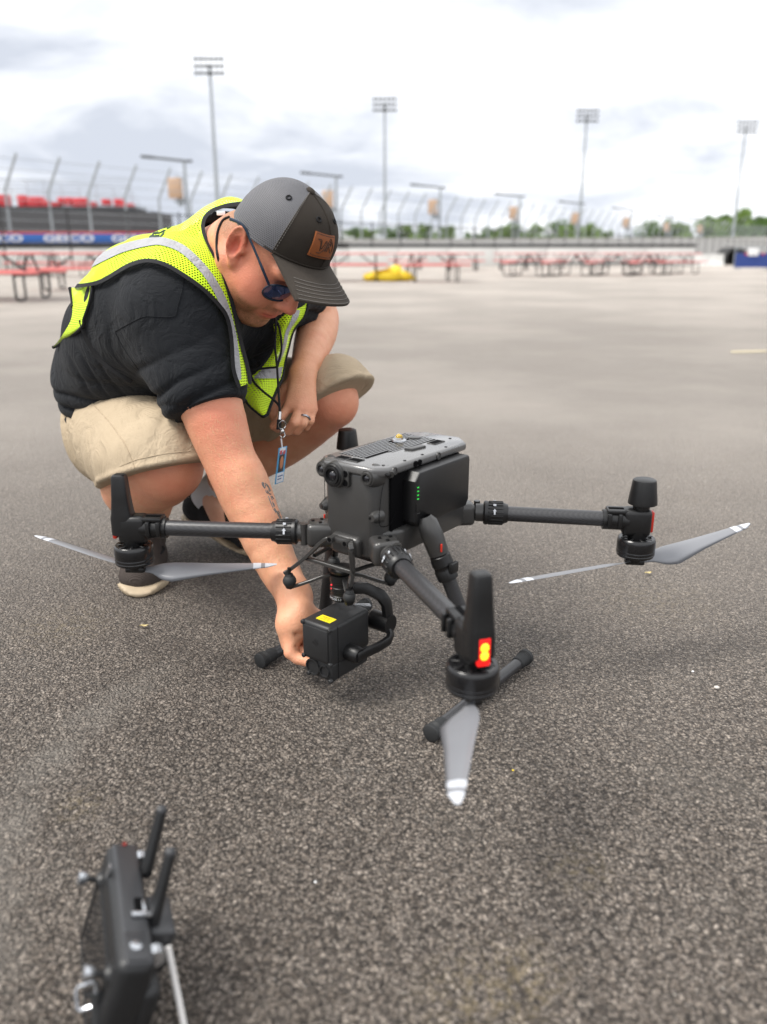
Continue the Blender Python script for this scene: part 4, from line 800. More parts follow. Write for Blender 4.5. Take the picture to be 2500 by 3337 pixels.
robj('screen', MB().rbox(rp(0, -.066, .0182), (.118, .072, .0016), 0, R=RR3), 'rc_screen', bd_); robj('screen_bezel', MB().tube([rp(a, c, .0186) for a, c in ((-.062, -.028), (.062, -.028), (.062, -.104), (-.062, -.104))], .0013, 6, close=True), 'rc_black', bd_)
for e in (.060, -.063):
    st = robj('control_stick', MB().lathe([(0, .013), (.4, .012), (.45, .009), (1, .006), (1, 0)], rp(e, -.028, .016), rp(e, -.028, .023), 18).cyl(rp(e, -.028, .02), rp(e, -.026, .034), .0028, n=10), 'rc_black', bd_); robj('stick_cap', MB().lathe([(0, .0045), (.3, .0065), (.9, .0072), (1, .005), (1, 0)], rp(e, -.026, .032), rp(e, -.0255, .042), 16), 'rc_metal', st)
robj('record_button', MB().cyl(rp(.078, .0005, 0), rp(.078, .0036, 0), .0022, n=12), 'rc_red', bd_); robj('shutter_button', MB().lathe([(0, .006), (.8, .0055), (1, .004), (1, 0)], rp(-.064, .001, .002), rp(-.064, .005, .002), 16), 'rc_metal', bd_); robj('shoulder_plate', MB().rbox(rp(-.063, .0018, .001), (.034, .002, .020), .0008, R=RR3), 'rc_grey', bd_)
for e in (.064, -.066): robj('dial', MB().lathe([(0, .0), (0, .0085), (1, .0085), (1, 0)], rp(e - .005, -.006, -.018), rp(e + .005, -.006, -.018), 20), 'rc_metal', bd_)
robj('mode_switch', MB().rbox(rp(-.014, .0025, -.006), (.022, .004, .008), .001, R=RR3), 'hole_dark', bd_); robj('strap_hook', MB().rbox(rp(-.026, .0045, -.007), (.006, .004, .020), .0015, R=RR3).rbox(rp(-.016, .0045, -.010), (.016, .003, .0035), .001, R=RR3), 'rc_metal', bd_); robj('name_plate', MB().rbox(rp(.040, -.002, .0185), (.006, .016, .0015), 0, R=RR3), 'rc_metal', bd_)
for bu, bv, bd0, tu, tv_, td in ((478, 2836, .832, 527, 2642, .832), (498, 3008, .775, 556, 2780, .775)):
    p, q = PX(bu, bv, bd0), PX(tu, tv_, td); an_ = robj('antenna', MB().tube([p, at(p, q, .15) if False else p + (q - p) * .15, q], [.0068, .0066, .0058], 10, flat=(RE, 1.15)), 'rc_black', bd_); robj('antenna_tip', MB().ball(q, .0062, 10, 6), 'rc_grey', an_); robj('antenna_hinge', MB().cyl(p - RE * .007, p + RE * .007, .0052, n=12), 'rc_black', an_)
robj('battery_pack', MB().rbox(rp(-.012, -.030, -.030), (.052, .048, .026), .004, 3, R=RR3), 'rc_grey', bd_); robj('lower_grip', MB().rbox(rp(-.066, -.070, -.020), (.034, .080, .022), .009, 3, R=RR3), 'rc_black', bd_); robj('lower_grip', MB().rbox(rp(.066, -.070, -.020), (.034, .080, .022), .009, 3, R=RR3), 'rc_black', bd_)
k0, k1 = PX(548, 3085, .765), PZ(612, 3400, .004); robj('prop_leg', MB().tube([k0, k1], .0030, 8), 'rc_white', bd_)
bk = PX(281, 3247, .735); Xk, Yk = nrm(np.array([.95, .3, .05])), nrm(np.array([-.1, .45, .9])); fr = [bk + Xk * a + Yk * c for a, c in ((-.0062, -.010), (.0062, -.010), (.0085, -.0075), (.0085, .0075), (.0062, .010), (-.0062, .010), (-.0085, .0075), (-.0085, -.0075))]; robj('buckle', MB().tube(fr, .0017, 8, close=True), 'rc_metal', bd_)
robj('strap', MB().bar([rp(-.080, -.075, .015), bk + Xk * .009, bk], .012, .002, Yk), 'black_rubber', bd_)
# ================================================================ the crouching person
def pers_points():
    J = {}
    J['toeR'] = np.array([-.537, 1.635, .03]); J['heelR'] = np.array([-.606, 1.905, .03])
    J['ankR'] = np.array([-.590, 1.865, .105]); J['kneeR'] = PX(530, 1500, 1.60); J['hipR'] = np.array([-.650, 1.905, .335])
    J['kneeL'] = PX(1062, 1290, 1.84); J['ankL'] = PX(690, 1605, 2.06); J['hipL'] = np.array([-.46, 2.05, .345])
    J['shR'] = PX(590, 1020, 1.52); J['elR'] = PX(745, 1490, 1.50); J['wrR'] = PX(962, 1945, 1.435)
    J['shL'] = np.array([-.255, 1.80, .700]); J['elL'] = PX(1045, 1040, 1.96); J['wrL'] = PX(995, 1195, 1.74)
    return J
J = pers_points()
HP = np.array([-.2083, 1.5484, .7414]); HR = np.array([[.54054, .56138, .62663], [-.39638, .82691, -.39887], [-.74209, -.03278, .66950]])
HP = HP + np.array([-.006, 0, 0]); _a = math.radians(7); HR = HR @ np.array([[math.cos(_a), 0, math.sin(_a)], [0, 1, 0], [-math.sin(_a), 0, math.cos(_a)]])
def hp(x, y, z): return HP + HR @ np.array([x, y, z], float)
AX = nrm([.62, .77, .10])                       # right shoulder to left shoulder
SP = [np.array(p) for p in ((-.590, 1.985, .33), (-.580, 1.945, .45), (-.500, 1.85, .545), (-.40, 1.745, .615), (-.325, 1.71, .668))]
C7 = np.array([-.322, 1.705, .745])
def limbs(F, pts, rad, k=.012, n=14):
    """a limb through joints: centre line and thickness both run smoothly"""
    Q = spline(np.concatenate([np.array(pts), np.array(rad)[:, None]], 1), n)
    for a, b in zip(Q[:-1], Q[1:]): F.u(s_cap(a[:3], b[:3], a[3], b[3]), k)
skin = Field()
# torso core (stays under the clothes)
for a, b in zip(SP[:-1], SP[1:]): skin.u(s_cap(a, b, .11, .10), .03)
skin.u(s_cap(SP[3], J['shR'], .08, .055), .03); skin.u(s_cap(SP[3], J['shL'], .08, .055), .03)
# neck and head
skin.u(s_cap(C7 - .03 * AX * 0 + np.array([0, 0, -.03]), hp(-.035, 0, -.045), .075, .066), .03)
skin.u(s_cap(C7 + np.array([.05, -.05, -.05]), hp(.02, 0, -.075), .06, .055), .04)
skin.u(s_ell(hp(.006, 0, .034), (.083, .072, .078), HR), .03)
skin.u(s_ell(hp(.030, 0, -.022), (.074, .070, .094), HR), .02)
for s in (-1, 1):
    skin.u(s_cap(hp(-.002, s * .058, -.048), hp(.068, s * .022, -.100), .026, .022), .022)
    skin.u(s_ell(hp(.052, s * .040, -.042), (.042, .034, .046), HR), .02)          # cheek
    skin.u(s_cap(hp(.078, s * .045, .034), hp(.094, s * .014, .036), .014, .014), .014)   # brow
    skin.u(s_cap(hp(.106, s * .013, -.030), hp(.110, s * .010, -.026), .0085, .009), .006)  # nostril wing
skin.u(s_ell(hp(.078, 0, -.100), (.027, .030, .022), HR), .016)                    # chin
skin.u(s_ell(hp(.030, 0, -.098), (.045, .050, .028), HR), .03)                     # under the chin
skin.u(s_cap(hp(.092, 0, .024), hp(.119, 0, -.020), .0095, .0125), .010)           # nose
skin.u(s_ell(hp(.086, 0, -.060), (.022, .033, .026), HR), .012)                    # mouth mound
skin.u(s_ell(hp(.103, 0, -.0565), (.0075, .024, .0055), HR), .004)                 # upper lip
skin.u(s_ell(hp(.100, 0, -.0685), (.0080, .021, .0062), HR), .004)                 # lower lip
skin.sub(s_ell(hp(.112, 0, -.0622), (.0140, .027, .0016), HR), .003)
for s in (-1, 1): skin.sub(s_ell(hp(.097, s * .031, .012), (.012, .016, .012), HR), .010)   # eye sockets
for s in (-1, 1):
    # ear: a tilted shell with a rim and a hollow
    er = np.stack([nrm(HR @ np.array([-.38, 0, 1])), nrm(HR @ np.array([-.90, s * .42, -.34])), [0, 0, 0]], 1); er[:, 2] = np.cross(er[:, 0], er[:, 1]); er[:, 1] = np.cross(er[:, 2], er[:, 0])
    ec = hp(-.002, s * .0815, .002)
    skin.u(s_ell(ec, (.033, .0160, .0065), er), .005)
    skin.u(s_torus(ec + er[:, 0] * .003 + HR @ np.array([0, s * .004, 0]), er, .0295, .0140, .0037), .002)
    skin.u(s_ell(ec - er[:, 0] * .033 - er[:, 1] * .006, (.012, .009, .0065), er), .006)     # lobe
    skin.sub(s_ell(ec - er[:, 0] * .003 - er[:, 1] * .004 + HR @ np.array([0, s * .010, 0]), (.0190, .0082, .0110), er), .003)
    skin.u(s_ell(ec - er[:, 1] * .017 - er[:, 0] * .004, (.007, .005, .0065), er), .004)     # tragus
# right arm (reaching down to the sensor under the drone)
def at(a, b, t): return a + (b - a) * t
m1 = PX(815, 1645, 1.50); m2 = PX(905, 1845, 1.475)
limbs(skin, [J['shR'], PX(690, 1330, 1.50), J['elR'], PX(782, 1565, 1.50), m1, m2, J['wrR']], [.070, .0580, .0480, .0488, .0470, .0370, .0270], .006, 26)
# left arm
limbs(skin, [J['shL'], at(J['shL'], J['elL'], .5), at(J['shL'], J['elL'], .85), J['elL'] + np.array([-.004, -.012, .004]), at(J['elL'], J['wrL'], .3), at(J['elL'], J['wrL'], .7), J['wrL']], [.07, .058, .049, .046, .047, .038, .0285], .008, 24)
# legs
thR, thL = J['kneeR'] - J['hipR'], J['kneeL'] - J['hipL']
skin.limb([J['hipR'], J['kneeR']], [.095, .072], .03); skin.limb([J['hipL'], J['kneeL']], [.095, .070], .03)
kR2 = J['kneeR'] + np.array([.012, -.012, -.012]); kL2 = J['kneeL'] + np.array([.012, -.01, -.015])
cfR = at(J['kneeR'], J['ankR'], .38) + np.array([-.045, .030, -.004]); cfL = at(J['kneeL'], J['ankL'], .36) + np.array([.0, .03, -.02])
limbs(skin, [kR2, cfR, at(J['kneeR'], J['ankR'], .75), J['ankR']], [.070, .077, .047, .038], .02, 12)
limbs(skin, [kL2, cfL, at(J['kneeL'], J['ankL'], .75), J['ankL']], [.057, .062, .044, .035], .02, 12)
for k, n2 in ((kR2, nrm([.5, -.85, 0])), (kL2, nrm([.9, -.45, 0.]))): skin.u(s_ell(k + n2 * .018, (.042, .042, .046)), .02)
skin.limb([J['ankR'], at(J['heelR'], J['toeR'], .5) + np.array([0, 0, .02])], [.034, .03], .02)
ftL = PZ(872, 1812, 0.03); hlL = PX(610, 1655, 2.13)
skin.limb([J['ankL'], at(hlL, ftL, .5) + np.array([0, 0, .01])], [.034, .028], .02)
# right hand: palm down, fingers folded round the far side of the sensor
def finger(F, pts, r0, r1, k=.004):
    n = len(pts); r = [r0 + (r1 - r0) * i / (n - 1) for i in range(n)]
    for i in range(n - 1): F.u(s_cap(pts[i], pts[i + 1], r[i], r[i + 1]), k)
w = J['wrR']
pc = PX(958, 2030, 1.405)
skin.u(s_ecap(w, pc, .0275, .033, ray(960, 2000), .80), .02); skin.u(s_cap(pc, PX(945, 2075, 1.415), .026, .019), .012)
skin.u(s_cap(PX(985, 1985, 1.405), PX(1015, 2015, 1.41), .020, .017), .014)
kn = [PX(957, 2058, 1.440), PX(943, 2080, 1.425), PX(940, 2104, 1.408), PX(947, 2126, 1.390)]
ends = [(PX(990, 2075, 1.445), PX(1030, 2060, 1.43)), (PX(970, 2098, 1.432), PX(1025, 2092, 1.41)), (PX(967, 2122, 1.410), PX(1022, 2124, 1.395)), (PX(970, 2146, 1.388), PX(1010, 2158, 1.378))]
for q, (a, b) in zip(kn, ends):
    skin.u(s_cap(at(pc, q, .3), q, .018, .0120), .008); finger(skin, [q, a, b], .0116, .0092, .0022)
finger(skin, [PX(1005, 2000, 1.408), PX(1045, 2015, 1.415), PX(1070, 2040, 1.41)], .0145, .0100, .006)
skin.sub(s_cap(PX(966, 2066, 1.383), PX(1000, 2082, 1.380), .0030, .0050), .006); skin.sub(s_cap(PX(958, 2106, 1.388), PX(1000, 2114, 1.380), .0016, .0026), .003)
# left hand: hanging off the left knee, back of the hand to the viewer, ring on the ring finger
w = J['wrL']; hd = 1.70
kn = [PX(946, 1322, hd - .005), PX(976, 1334, hd - .012), PX(1001, 1336, hd - .004), PX(1019, 1334, hd + .010)]
for q, rr in zip(kn, (.0135, .0135, .0125, .0115)): skin.u(s_cap(at(w, PX(980, 1240, hd + .02), .6), q, .024, rr), .014)
fl = [[kn[0], PX(915, 1360, hd - .012), PX(893, 1388, hd + .006), PX(905, 1398, hd + .03)],
      [kn[1], PX(958, 1378, hd - .028), PX(938, 1405, hd - .012), PX(930, 1412, hd + .012)],
      [kn[2], PX(988, 1380, hd - .022), PX(968, 1405, hd - .008), PX(958, 1408, hd + .014)],
      [kn[3], PX(1012, 1372, hd - .006), PX(998, 1392, hd + .006), PX(988, 1396, hd + .022)]]
for p, r0 in zip(fl, (.0108, .0108, .0103, .0092)): finger(skin, p, r0, r0 * .82, .003)
finger(skin, [PX(955, 1250, hd + .03), PX(905, 1300, hd + .045), PX(893, 1345, hd + .04), PX(898, 1372, hd + .03)], .017, .0095, .006)
RING_A, RING_B = fl[2][0], fl[2][1]
PERSON = None
def build_skin():
    v, f = surface(skin, .003); v = relax(v, f, 2, .5)
    L = (v - HP) @ HR                                           # head coordinates for the colouring
    head = np.linalg.norm(v - hp(.01, 0, -.02), axis=1) < .17
    red = np.zeros(len(v)); hair = np.zeros(len(v))
    def blob(c, r, a): return a * np.exp(-np.sum(((L - np.array(c)) / np.array(r)) ** 2, 1))
    red += .22 * head + blob((.050, -.06, -.025), (.055, .05, .055), .38) + blob((.050, .06, -.025), (.055, .05, .055), .38) + blob((.115, 0, -.02), (.02, .02, .02), .6) + blob((-.004, -.080, .0), (.012, .02, .018), .9)
    red += blob((-.008, -.085, .004), (.028, .022, .04), .35) + blob((-.008, .085, .004), (.028, .022, .04), .35) + blob((.10, 0, -.062), (.012, .026, .010), 1.6)
    nz = vnoise(v * 300) * .5 + vnoise(v * 120) * .5
    hair += head * np.clip(1.2 - np.abs(L[:, 0] + .075) / .07, 0, 1) * (L[:, 2] > -.055) * np.clip((L[:, 2] + .055) / .03, 0, 1) * 1.0
    beard = head * np.clip((L[:, 0] - .035) / .02, 0, 1) * np.clip((-.048 - L[:, 2]) / .012, 0, 1) * np.clip((-.02 + np.linalg.norm((L - np.array([.10, 0, -.063])) / np.array([1, 1.9, .9]), axis=1)) / .006, 0, 1)
    mous = head * (L[:, 0] > .078) * np.exp(-((L[:, 2] + .046) / .008) ** 2) * (np.abs(L[:, 1]) < .034) * (np.abs(L[:, 1]) > .003)
    hair += np.clip(beard + mous * .8, 0, 1) * (.85 + .35 * nz)
    for kk in (kR2, kL2): red += .7 * np.exp(-np.sum(((v - kk) / .07) ** 2, 1))
    red += .5 * np.exp(-np.sum(((v - PX(700, 1350, 1.45)) / .06) ** 2, 1)) + .35 * np.exp(-np.sum(((v - J['elR']) / .05) ** 2, 1))
    for q in kn: red += .6 * np.exp(-np.sum(((v - q) / .010) ** 2, 1))
    tan = 1 - .8 * np.exp(-np.sum(((v - J['ankL']) / .10) ** 2, 1))
    me = mesh_np('body', v, f, 'skin', angle=None, attrs={'red': np.clip(red, 0, 1.3), 'hair': np.clip(hair, 0, 1), 'tan': tan})
    return me
# ---------------------------------------------------------------- clothes
shirt = Field()
RAD = [.142, .148, .148, .142, .108]; OFS = [.055, .060, .070, .080, .085]
for i in range(4):
    for s in (-1, 1): shirt.u(s_cap(SP[i] + s * OFS[i] * AX, SP[i + 1] + s * OFS[i + 1] * AX, RAD[i], RAD[i + 1]), .05)
shirt.u(s_ell(SP[1] + np.array([.10, -.06, -.02]), (.15, .14, .15)), .05)
torso = Field(); torso.p = list(shirt.p)
for S_ in ('shR', 'shL'):
    shirt.u(s_cap(SP[3] + (.05 if S_ == 'shL' else -.05) * AX, J[S_], .125, .098), .05); torso.u(s_cap(SP[3], J[S_] + (0.02 if S_ == 'shR' else -.02) * AX, .125, .085), .05)
dR = nrm(PX(690, 1335, 1.50) - J['shR']); hemR = PX(688, 1336, 1.50)
shirt.u(s_cap(J['shR'], hemR + dR * .03, .100, .068), .045)
shirt.u(s_cap(J['shR'] + np.array([-.03, .03, -.06]), PX(620, 1270, 1.51), .07, .055), .05)
dL = nrm(J['elL'] - J['shL']); hemL = at(J['shL'], J['elL'], .62)
shirt.u(s_cap(J['shL'], hemL + dL * .03, .082, .070), .04)
shirt.u(s_cap(C7 + np.array([0, 0, -.05]), C7 + np.array([.02, -.02, -.01]), .098, .086), .03)
nkd = nrm(hp(-.01, 0, -.06) - C7); nkc = C7 + nkd * .005
def fold(P):
    """pulled cloth: long soft ridges that bend round the arm and the waist"""
    t = (P - J['shR']) @ dR; w1 = vnoise(P * 7) * .8; q = P - J['shR']; val = lambda x: (1 - np.abs(np.sin(x))) ** 1.8     # narrow valleys between round ridges
    ring = val(t * 62 + w1 * 3 + 1.8 * np.sin((q @ AX) * 16)) * np.exp(-(np.linalg.norm(q - np.outer(np.clip(t, 0, .3), dR), axis=1) / .13) ** 4) * np.clip((t - .03) / .07, 0, 1) * np.clip((.235 - t) / .03, 0, 1)
    low = val(P[:, 2] * 58 + 3 * vnoise(P * np.array([5, 5, 9.])) + 2) * np.clip((.50 - P[:, 2]) / .10, 0, 1)
    side = val((P @ nrm([.75, -.3, .55])) * 44 + 3 * vnoise(P * 6 + 9)) * np.clip((.74 - P[:, 2]) / .1, 0, 1) * np.clip((P[:, 2] - .42) / .1, 0, 1)
    return .015 * ring * np.clip(0.7 + .6 * vnoise(P * 9 + 3), 0, 1.2) + .012 * low + .012 * side * np.clip(.45 + vnoise(P * 5), 0, 1) + .002 * vnoise(P * 20)
def shirt_post(P, d):
    d = d + fold(P) - .003
    d = smax(d, (P - hemR) @ dR, .006)                                           # sleeve hem
    d = smax(d, (P - hemL) @ dL - .0 + (np.linalg.norm(P - J['elL'], axis=1) > .3) * -1.0, .006)
    d = smax(d, -(np.linalg.norm(P - nkc - np.outer((P - nkc) @ nkd, nkd), axis=1) - .078 + 9 * ((P - nkc) @ nkd < -.03)), .006)
    return d
_h0, _h1 = PX(285, 1235, 1.86), PX(200, 1440, 1.96); hn = nrm(np.cross(_h1 - _h0, AX)); hn = hn if hn[0] > 0 else -hn
def shirt_hem(P, d):
    d2 = smax(d, (P - _h0) @ hn, .008); low = (P[:, 2] < .50) & (np.linalg.norm(P - J['elL'], axis=1) > .2) & ((P - J['shR']) @ dR < .1) | (P[:, 2] < .42)
    return np.where(low & (P[:, 0] < -.30), d2, d)
shirt.post.append(shirt_post)
shorts = Field()
shorts.u(s_cap(SP[0] - .06 * AX + np.array([0, 0, -.02]), SP[0] + .07 * AX + np.array([0, 0, -.02]), .140, .140), .05)
kRs, kLs = J['kneeR'] + np.array([0, 0, .005]), J['kneeL'] + np.array([0, 0, .0])
for hpnt, kn_, r0, r1 in ((J['hipR'], kRs, .125, .103), (J['hipL'], kLs, .125, .093)):
    shorts.u(s_cap(hpnt, kn_ + nrm(kn_ - hpnt) * .03, r0, r1), .05)
shorts.u(s_cap(J['hipR'] + np.array([.03, -.05, -.03]), kRs + np.array([-.05, .02, -.02]), .11, .085), .05)
nR = nrm(nrm(thR) * .42 + np.array([0.05, 0, -1.2])); cR = J['kneeR'] + nR * .022
nL = nrm(nrm(thL) * .8 + np.array([0, -.2, -1.3])); cL = J['kneeL'] + nL * .024
def shorts_post(P, d):
    near = np.linalg.norm(P - J['kneeR'], axis=1) < np.linalg.norm(P - J['kneeL'], axis=1)
    t = np.where(near, (P - J['hipR']) @ nrm(thR), (P - J['hipL']) @ nrm(thL))
    va = lambda x: (1 - np.abs(np.sin(x))) ** 1.2
    w_ = 2.2 * va(t * 48 + 3.0 * vnoise(P * 7) + 16 * P[:, 2]) * np.clip((.16 - t) / .08, 0, 1) + 1.3 * va(t * 30 + 22 * (P @ AX) + 3 * vnoise(P * 6 + 2)) * np.clip((t - .24) / .05, 0, 1) * np.clip(vnoise(P * 9) + .5, 0, 1) + .6 * va(t * 21 + 13 * P[:, 2] + 4 * vnoise(P * 4))
    d = d + .0062 * w_ * np.clip(.75 + vnoise(P * 6 + 5), 0, 1.4) + .0028 * vnoise(P * 20)
    d = d - .004 * np.where(near, np.exp(-(((P - cR) @ nR + .006) / .006) ** 2), np.exp(-(((P - cL) @ nL + .006) / .006) ** 2))     # stitched hem edge
    return smax(d, np.where(near, (P - cR) @ nR, (P - cL) @ nL), .005)
shorts.post.append(shorts_post)
# ---------------------------------------------------------------- materials of the person
def person_mats():
    b = NB('skin'); n = b.noise(38, 5, 0.6); n2 = b.noise(420, 3, 0.6)
    base = b.mix(n, (.60, .262, .142), (.78, .415, .258)); base = b.mix(b.ramp(b.noise(11, 5, .65), [(.45, 0.0), (.75, .45)]), base, (.66, .21, .13)); base = b.mix(b.attr('red'), base, (.62, .15, .095))
    base = b.mix(b.math('MULTIPLY', b.math('SUBTRACT', 1.0, b.attr('tan')), .8), base, (.74, .50, .39))
    fle = b.ramp(b.noise(170, 2, .5), [(.70, 0.0), (.78, .18)]); base = b.mix(fle, base, (.36, .15, .09))
    hm = b.math('MULTIPLY', b.attr('hair'), b.ramp(b.noise(700, 2, .7), [(.35, .35), (.6, 1.0)])); base = b.mix(hm, base, (.21, .105, .042))
    b.set(color=base, rough=b.math('ADD', b.math('MULTIPLY', n2, .25), .38), spec=.45, sss=.10); b.b.inputs['Subsurface Radius'].default_value = (1, .35, .2); b.b.inputs['Subsurface Scale'].default_value = .006
    b.bump(b.math('ADD', b.math('ADD', n2, b.math('MULTIPLY', b.voro(260), .6)), b.math('MULTIPLY', b.noise(55, 5, .65), 1.6)), .38, .0016)
    def cloth(name, lo, hi, rib=None, rough=.85, sheen=.0, bs=.4, crease=0):
        b = NB(name); n = b.noise(16, 5, .65); c = b.mix(n, lo, hi); f = b.noise(900, 2, .7); c = b.mix(b.math('MULTIPLY', f, .35), c, tuple(min(1, x * 1.5) for x in hi)); b.set(color=c, rough=rough, spec=.2, sheen=sheen)
        h = f
        if rib is not None:
            w = b.n('ShaderNodeTexWave', wave_type='BANDS', bands_direction=rib[0]); w.inputs['Scale'].default_value = rib[1]; w.inputs['Distortion'].default_value = .6; b.l(b.tc(), w.inputs['Vector']); h = b.math('ADD', w.outputs['Fac'], b.math('MULTIPLY', f, .6))
        g_ = b.bump(b.math('ADD', h, b.math('MULTIPLY', b.noise(45, 4, .6), 1.5)), bs, .0014)
        if crease: b.bump(b.ramp(b.noise(crease, 5, .55, dist=1.6), [(.30, 0.0), (.46, .8), (.54, 1.0), (.70, .3)]), .55, .006, g_)
        return b.m
    cloth('shirt', (.0065, .0074, .0095), (.0125, .0142, .0172), sheen=.04, bs=.6, crease=13)
    cloth('shorts', (.36, .285, .195), (.44, .355, .25), ('Z', 190.0), bs=.4, crease=9)
    cloth('binding', (.012, .012, .013), (.022, .022, .024)); cloth('reflective', (.27, .27, .285), (.36, .36, .375), rough=.42, bs=.25, crease=24)
    cloth('cap_twill', (.019, .016, .0135), (.043, .035, .028), ('X', 420.0), bs=.5); cloth('brim_twill', (.042, .035, .029), (.066, .056, .047), ('X', 420.0), bs=.5); cloth('knit', (.038, .031, .028), (.072, .059, .053), ('Y', 160.0), bs=.7)
    cloth('black_cloth', (.010, .010, .011), (.022, .022, .023)); cloth('sock', (.52, .55, .60), (.68, .70, .74), ('X', 160.0)); cloth('thread', (.15, .14, .13), (.22, .205, .19))
    b = NB('cap_mesh'); uv = b.n('ShaderNodeAttribute'); uv.attribute_name = 'weave'; sx = b.n('ShaderNodeSeparateColor'); b.l(uv.outputs['Color'], sx.inputs[0])
    def dots(b, u, v, pu, pv, r):
        row = b.math('FLOOR', b.math('DIVIDE', v, pv)); sh = b.math('MULTIPLY', b.math('MODULO', b.math('ABSOLUTE', row), 2.0), .5)
        a = b.math('SUBTRACT', b.math('FRACT', b.math('ADD', b.math('DIVIDE', u, pu), sh)), .5); c = b.math('SUBTRACT', b.math('FRACT', b.math('DIVIDE', v, pv)), .5)
        d = b.math('SQRT', b.math('ADD', b.math('MULTIPLY', a, a), b.math('MULTIPLY', c, c))); return b.math('LESS_THAN', d, r)
    m = dots(b, sx.outputs[0], sx.outputs[1], .0036, .0036, .32)
    b.set(color=b.mix(m, b.mix(b.noise(30), (.105, .105, .114), (.150, .150, .162)), (.035, .035, .04)), rough=.7); b.bump(m, .5, -.0008)
    b = NB('vest_mesh'); uv = b.n('ShaderNodeAttribute'); uv.attribute_name = 'weave'; sx = b.n('ShaderNodeSeparateColor'); b.l(uv.outputs['Color'], sx.inputs[0])
    wn2 = b.n('ShaderNodeAttribute'); wn2.attribute_name = 'weave_n'; sn = b.n('ShaderNodeSeparateColor'); b.l(wn2.outputs['Color'], sn.inputs[0])
    D_ = [dots(b, sx.outputs[i_], sx.outputs[j_], .0054, .0049, .285) for i_, j_ in ((1, 2), (0, 2), (0, 1))]; c0_, c1_, c2_ = sn.outputs[0], sn.outputs[1], sn.outputs[2]
    isc = b.math('GREATER_THAN', c2_, b.math('MAXIMUM', c0_, c1_)); isa = b.math('MULTIPLY', b.math('GREATER_THAN', c0_, c1_), b.math('SUBTRACT', 1.0, isc)); isb = b.math('SUBTRACT', 1.0, b.math('ADD', isa, isc))
    m = b.math('ADD', b.math('MULTIPLY', D_[0], isa), b.math('ADD', b.math('MULTIPLY', D_[1], isb), b.math('MULTIPLY', D_[2], isc)))
    b.set(color=b.mix(b.noise(14), (.56, .84, .012), (.68, .95, .02)), rough=.6, spec=.3, alpha=b.math('SUBTRACT', 1.0, m)); b.b.inputs['Sheen Weight'].default_value = .1
    b.bump(b.math('ADD', b.noise(60, 4), b.math('MULTIPLY', m, -.5)), .35, .002)
    simple('leather', (.22, .062, .014), .5, var=.25, scale=60, bump=.4, bscale=300); simple('leather_burn', (.045, .020, .010), .6)
    b = NB('lens'); b.set(color=(.02, .035, .10), rough=.05, spec=.9, coat=1.0); b.b.inputs['Metallic'].default_value = .75; b.b.inputs['Base Color'].default_value = (.05, .09, .26, 1)
    simple('frame_blue', (.008, .022, .045), .25, var=.2); simple('sole_cream', (.44, .355, .245), .65, var=.2, scale=40, bump=.3); simple('steel', (.6, .6, .6), .25, 1.0); simple('ring_metal', (.35, .37, .40), .25, 1.0)
    simple('tattoo_ink', (.13, .145, .15), .5); simple('card_blue', (.10, .36, .62), .3); simple('card_white', (.75, .76, .80), .35); simple('card_photo', (.05, .035, .03), .4); simple('card_face', (.5, .2, .1), .4); simple('card_red', (.55, .10, .12), .4); simple('card_print', (.10, .16, .30), .4)
    simple('vest_print', (.05, .075, .055), .7); simple('shoe_red', (.5, .05, .03), .5); simple('white_cloth', (.78, .79, .82), .7)
person_mats()
PL = np.array([-.59, 1.95, 0.0])
PERSON = thing('person', PL, 'crouching person in a yellow mesh safety vest, dark shirt, khaki shorts and trucker cap', 'person')
def pmesh(name, v, f, m, parent=None, angle=None, attrs=None, par_org=True):
    return link(name, mesh_np(name, np.asarray(v) - PL, f, m, angle=angle, attrs=attrs), PERSON if parent is None else parent)
def pobj(name, mb, m, parent=None, angle=38): return obj(name, mb, m, PERSON if parent is None else parent, angle=angle, org=PL)
me = build_skin(); me.transform(Matrix.Translation(Vector(-PL))); body = link('body', me, PERSON)
v, f = surface(shirt, .0036); o_shirt = pmesh('shirt', relax(v, f, 1, .35), f, 'shirt')
v, f = surface(shorts, .0038); o_shorts = pmesh('shorts', relax(v, f, 1), f, 'shorts')
def on(F, pts, n=40, off=.001, close=False, d0=1.0):
    """a line drawn on a surface: pixel path -> points on the thing it touches"""
    out = []
    for u, v_ in spline([(a, b) for a, b in pts], n, close):
        p = march(F, u, v_, d0)
        if p is not None: out.append(p - nrm(ray(u, v_)) * off)
    return np.array(out)
def seam(name, F, px, r, m, parent, n=30, off=.0006):
    p = on(F, px, n, off)
    if len(p) > 3: return pobj(name, MB().tube(p, r, 5), m, parent)
# seams of the shirt and the shorts
seam('sleeve_seam', shirt, [(600, 905), (592, 950), (578, 1000), (568, 1030), (520, 1032), (470, 1032), (420, 1055), (375, 1080)], .0007, 'shirt', o_shirt, 40)
seam('side_seam', shirt, [(375, 1082), (400, 1130), (440, 1190), (480, 1245)], .0006, 'shirt', o_shirt)
seam('hem_seam', shirt, [(590, 1330), (640, 1330), (700, 1318), (775, 1285)], .0006, 'shirt', o_shirt)
seam('hem_stitch', shorts, [(390, 1520), (440, 1500), (480, 1490), (530, 1480), (580, 1474), (620, 1470)], .0006, 'shorts', o_shorts, 30, .0004)
seam('leg_seam', shorts, [(285, 1300), (330, 1345), (375, 1400), (405, 1445), (425, 1490), (438, 1525)], .0010, 'shorts', o_shorts, 30, .0009)
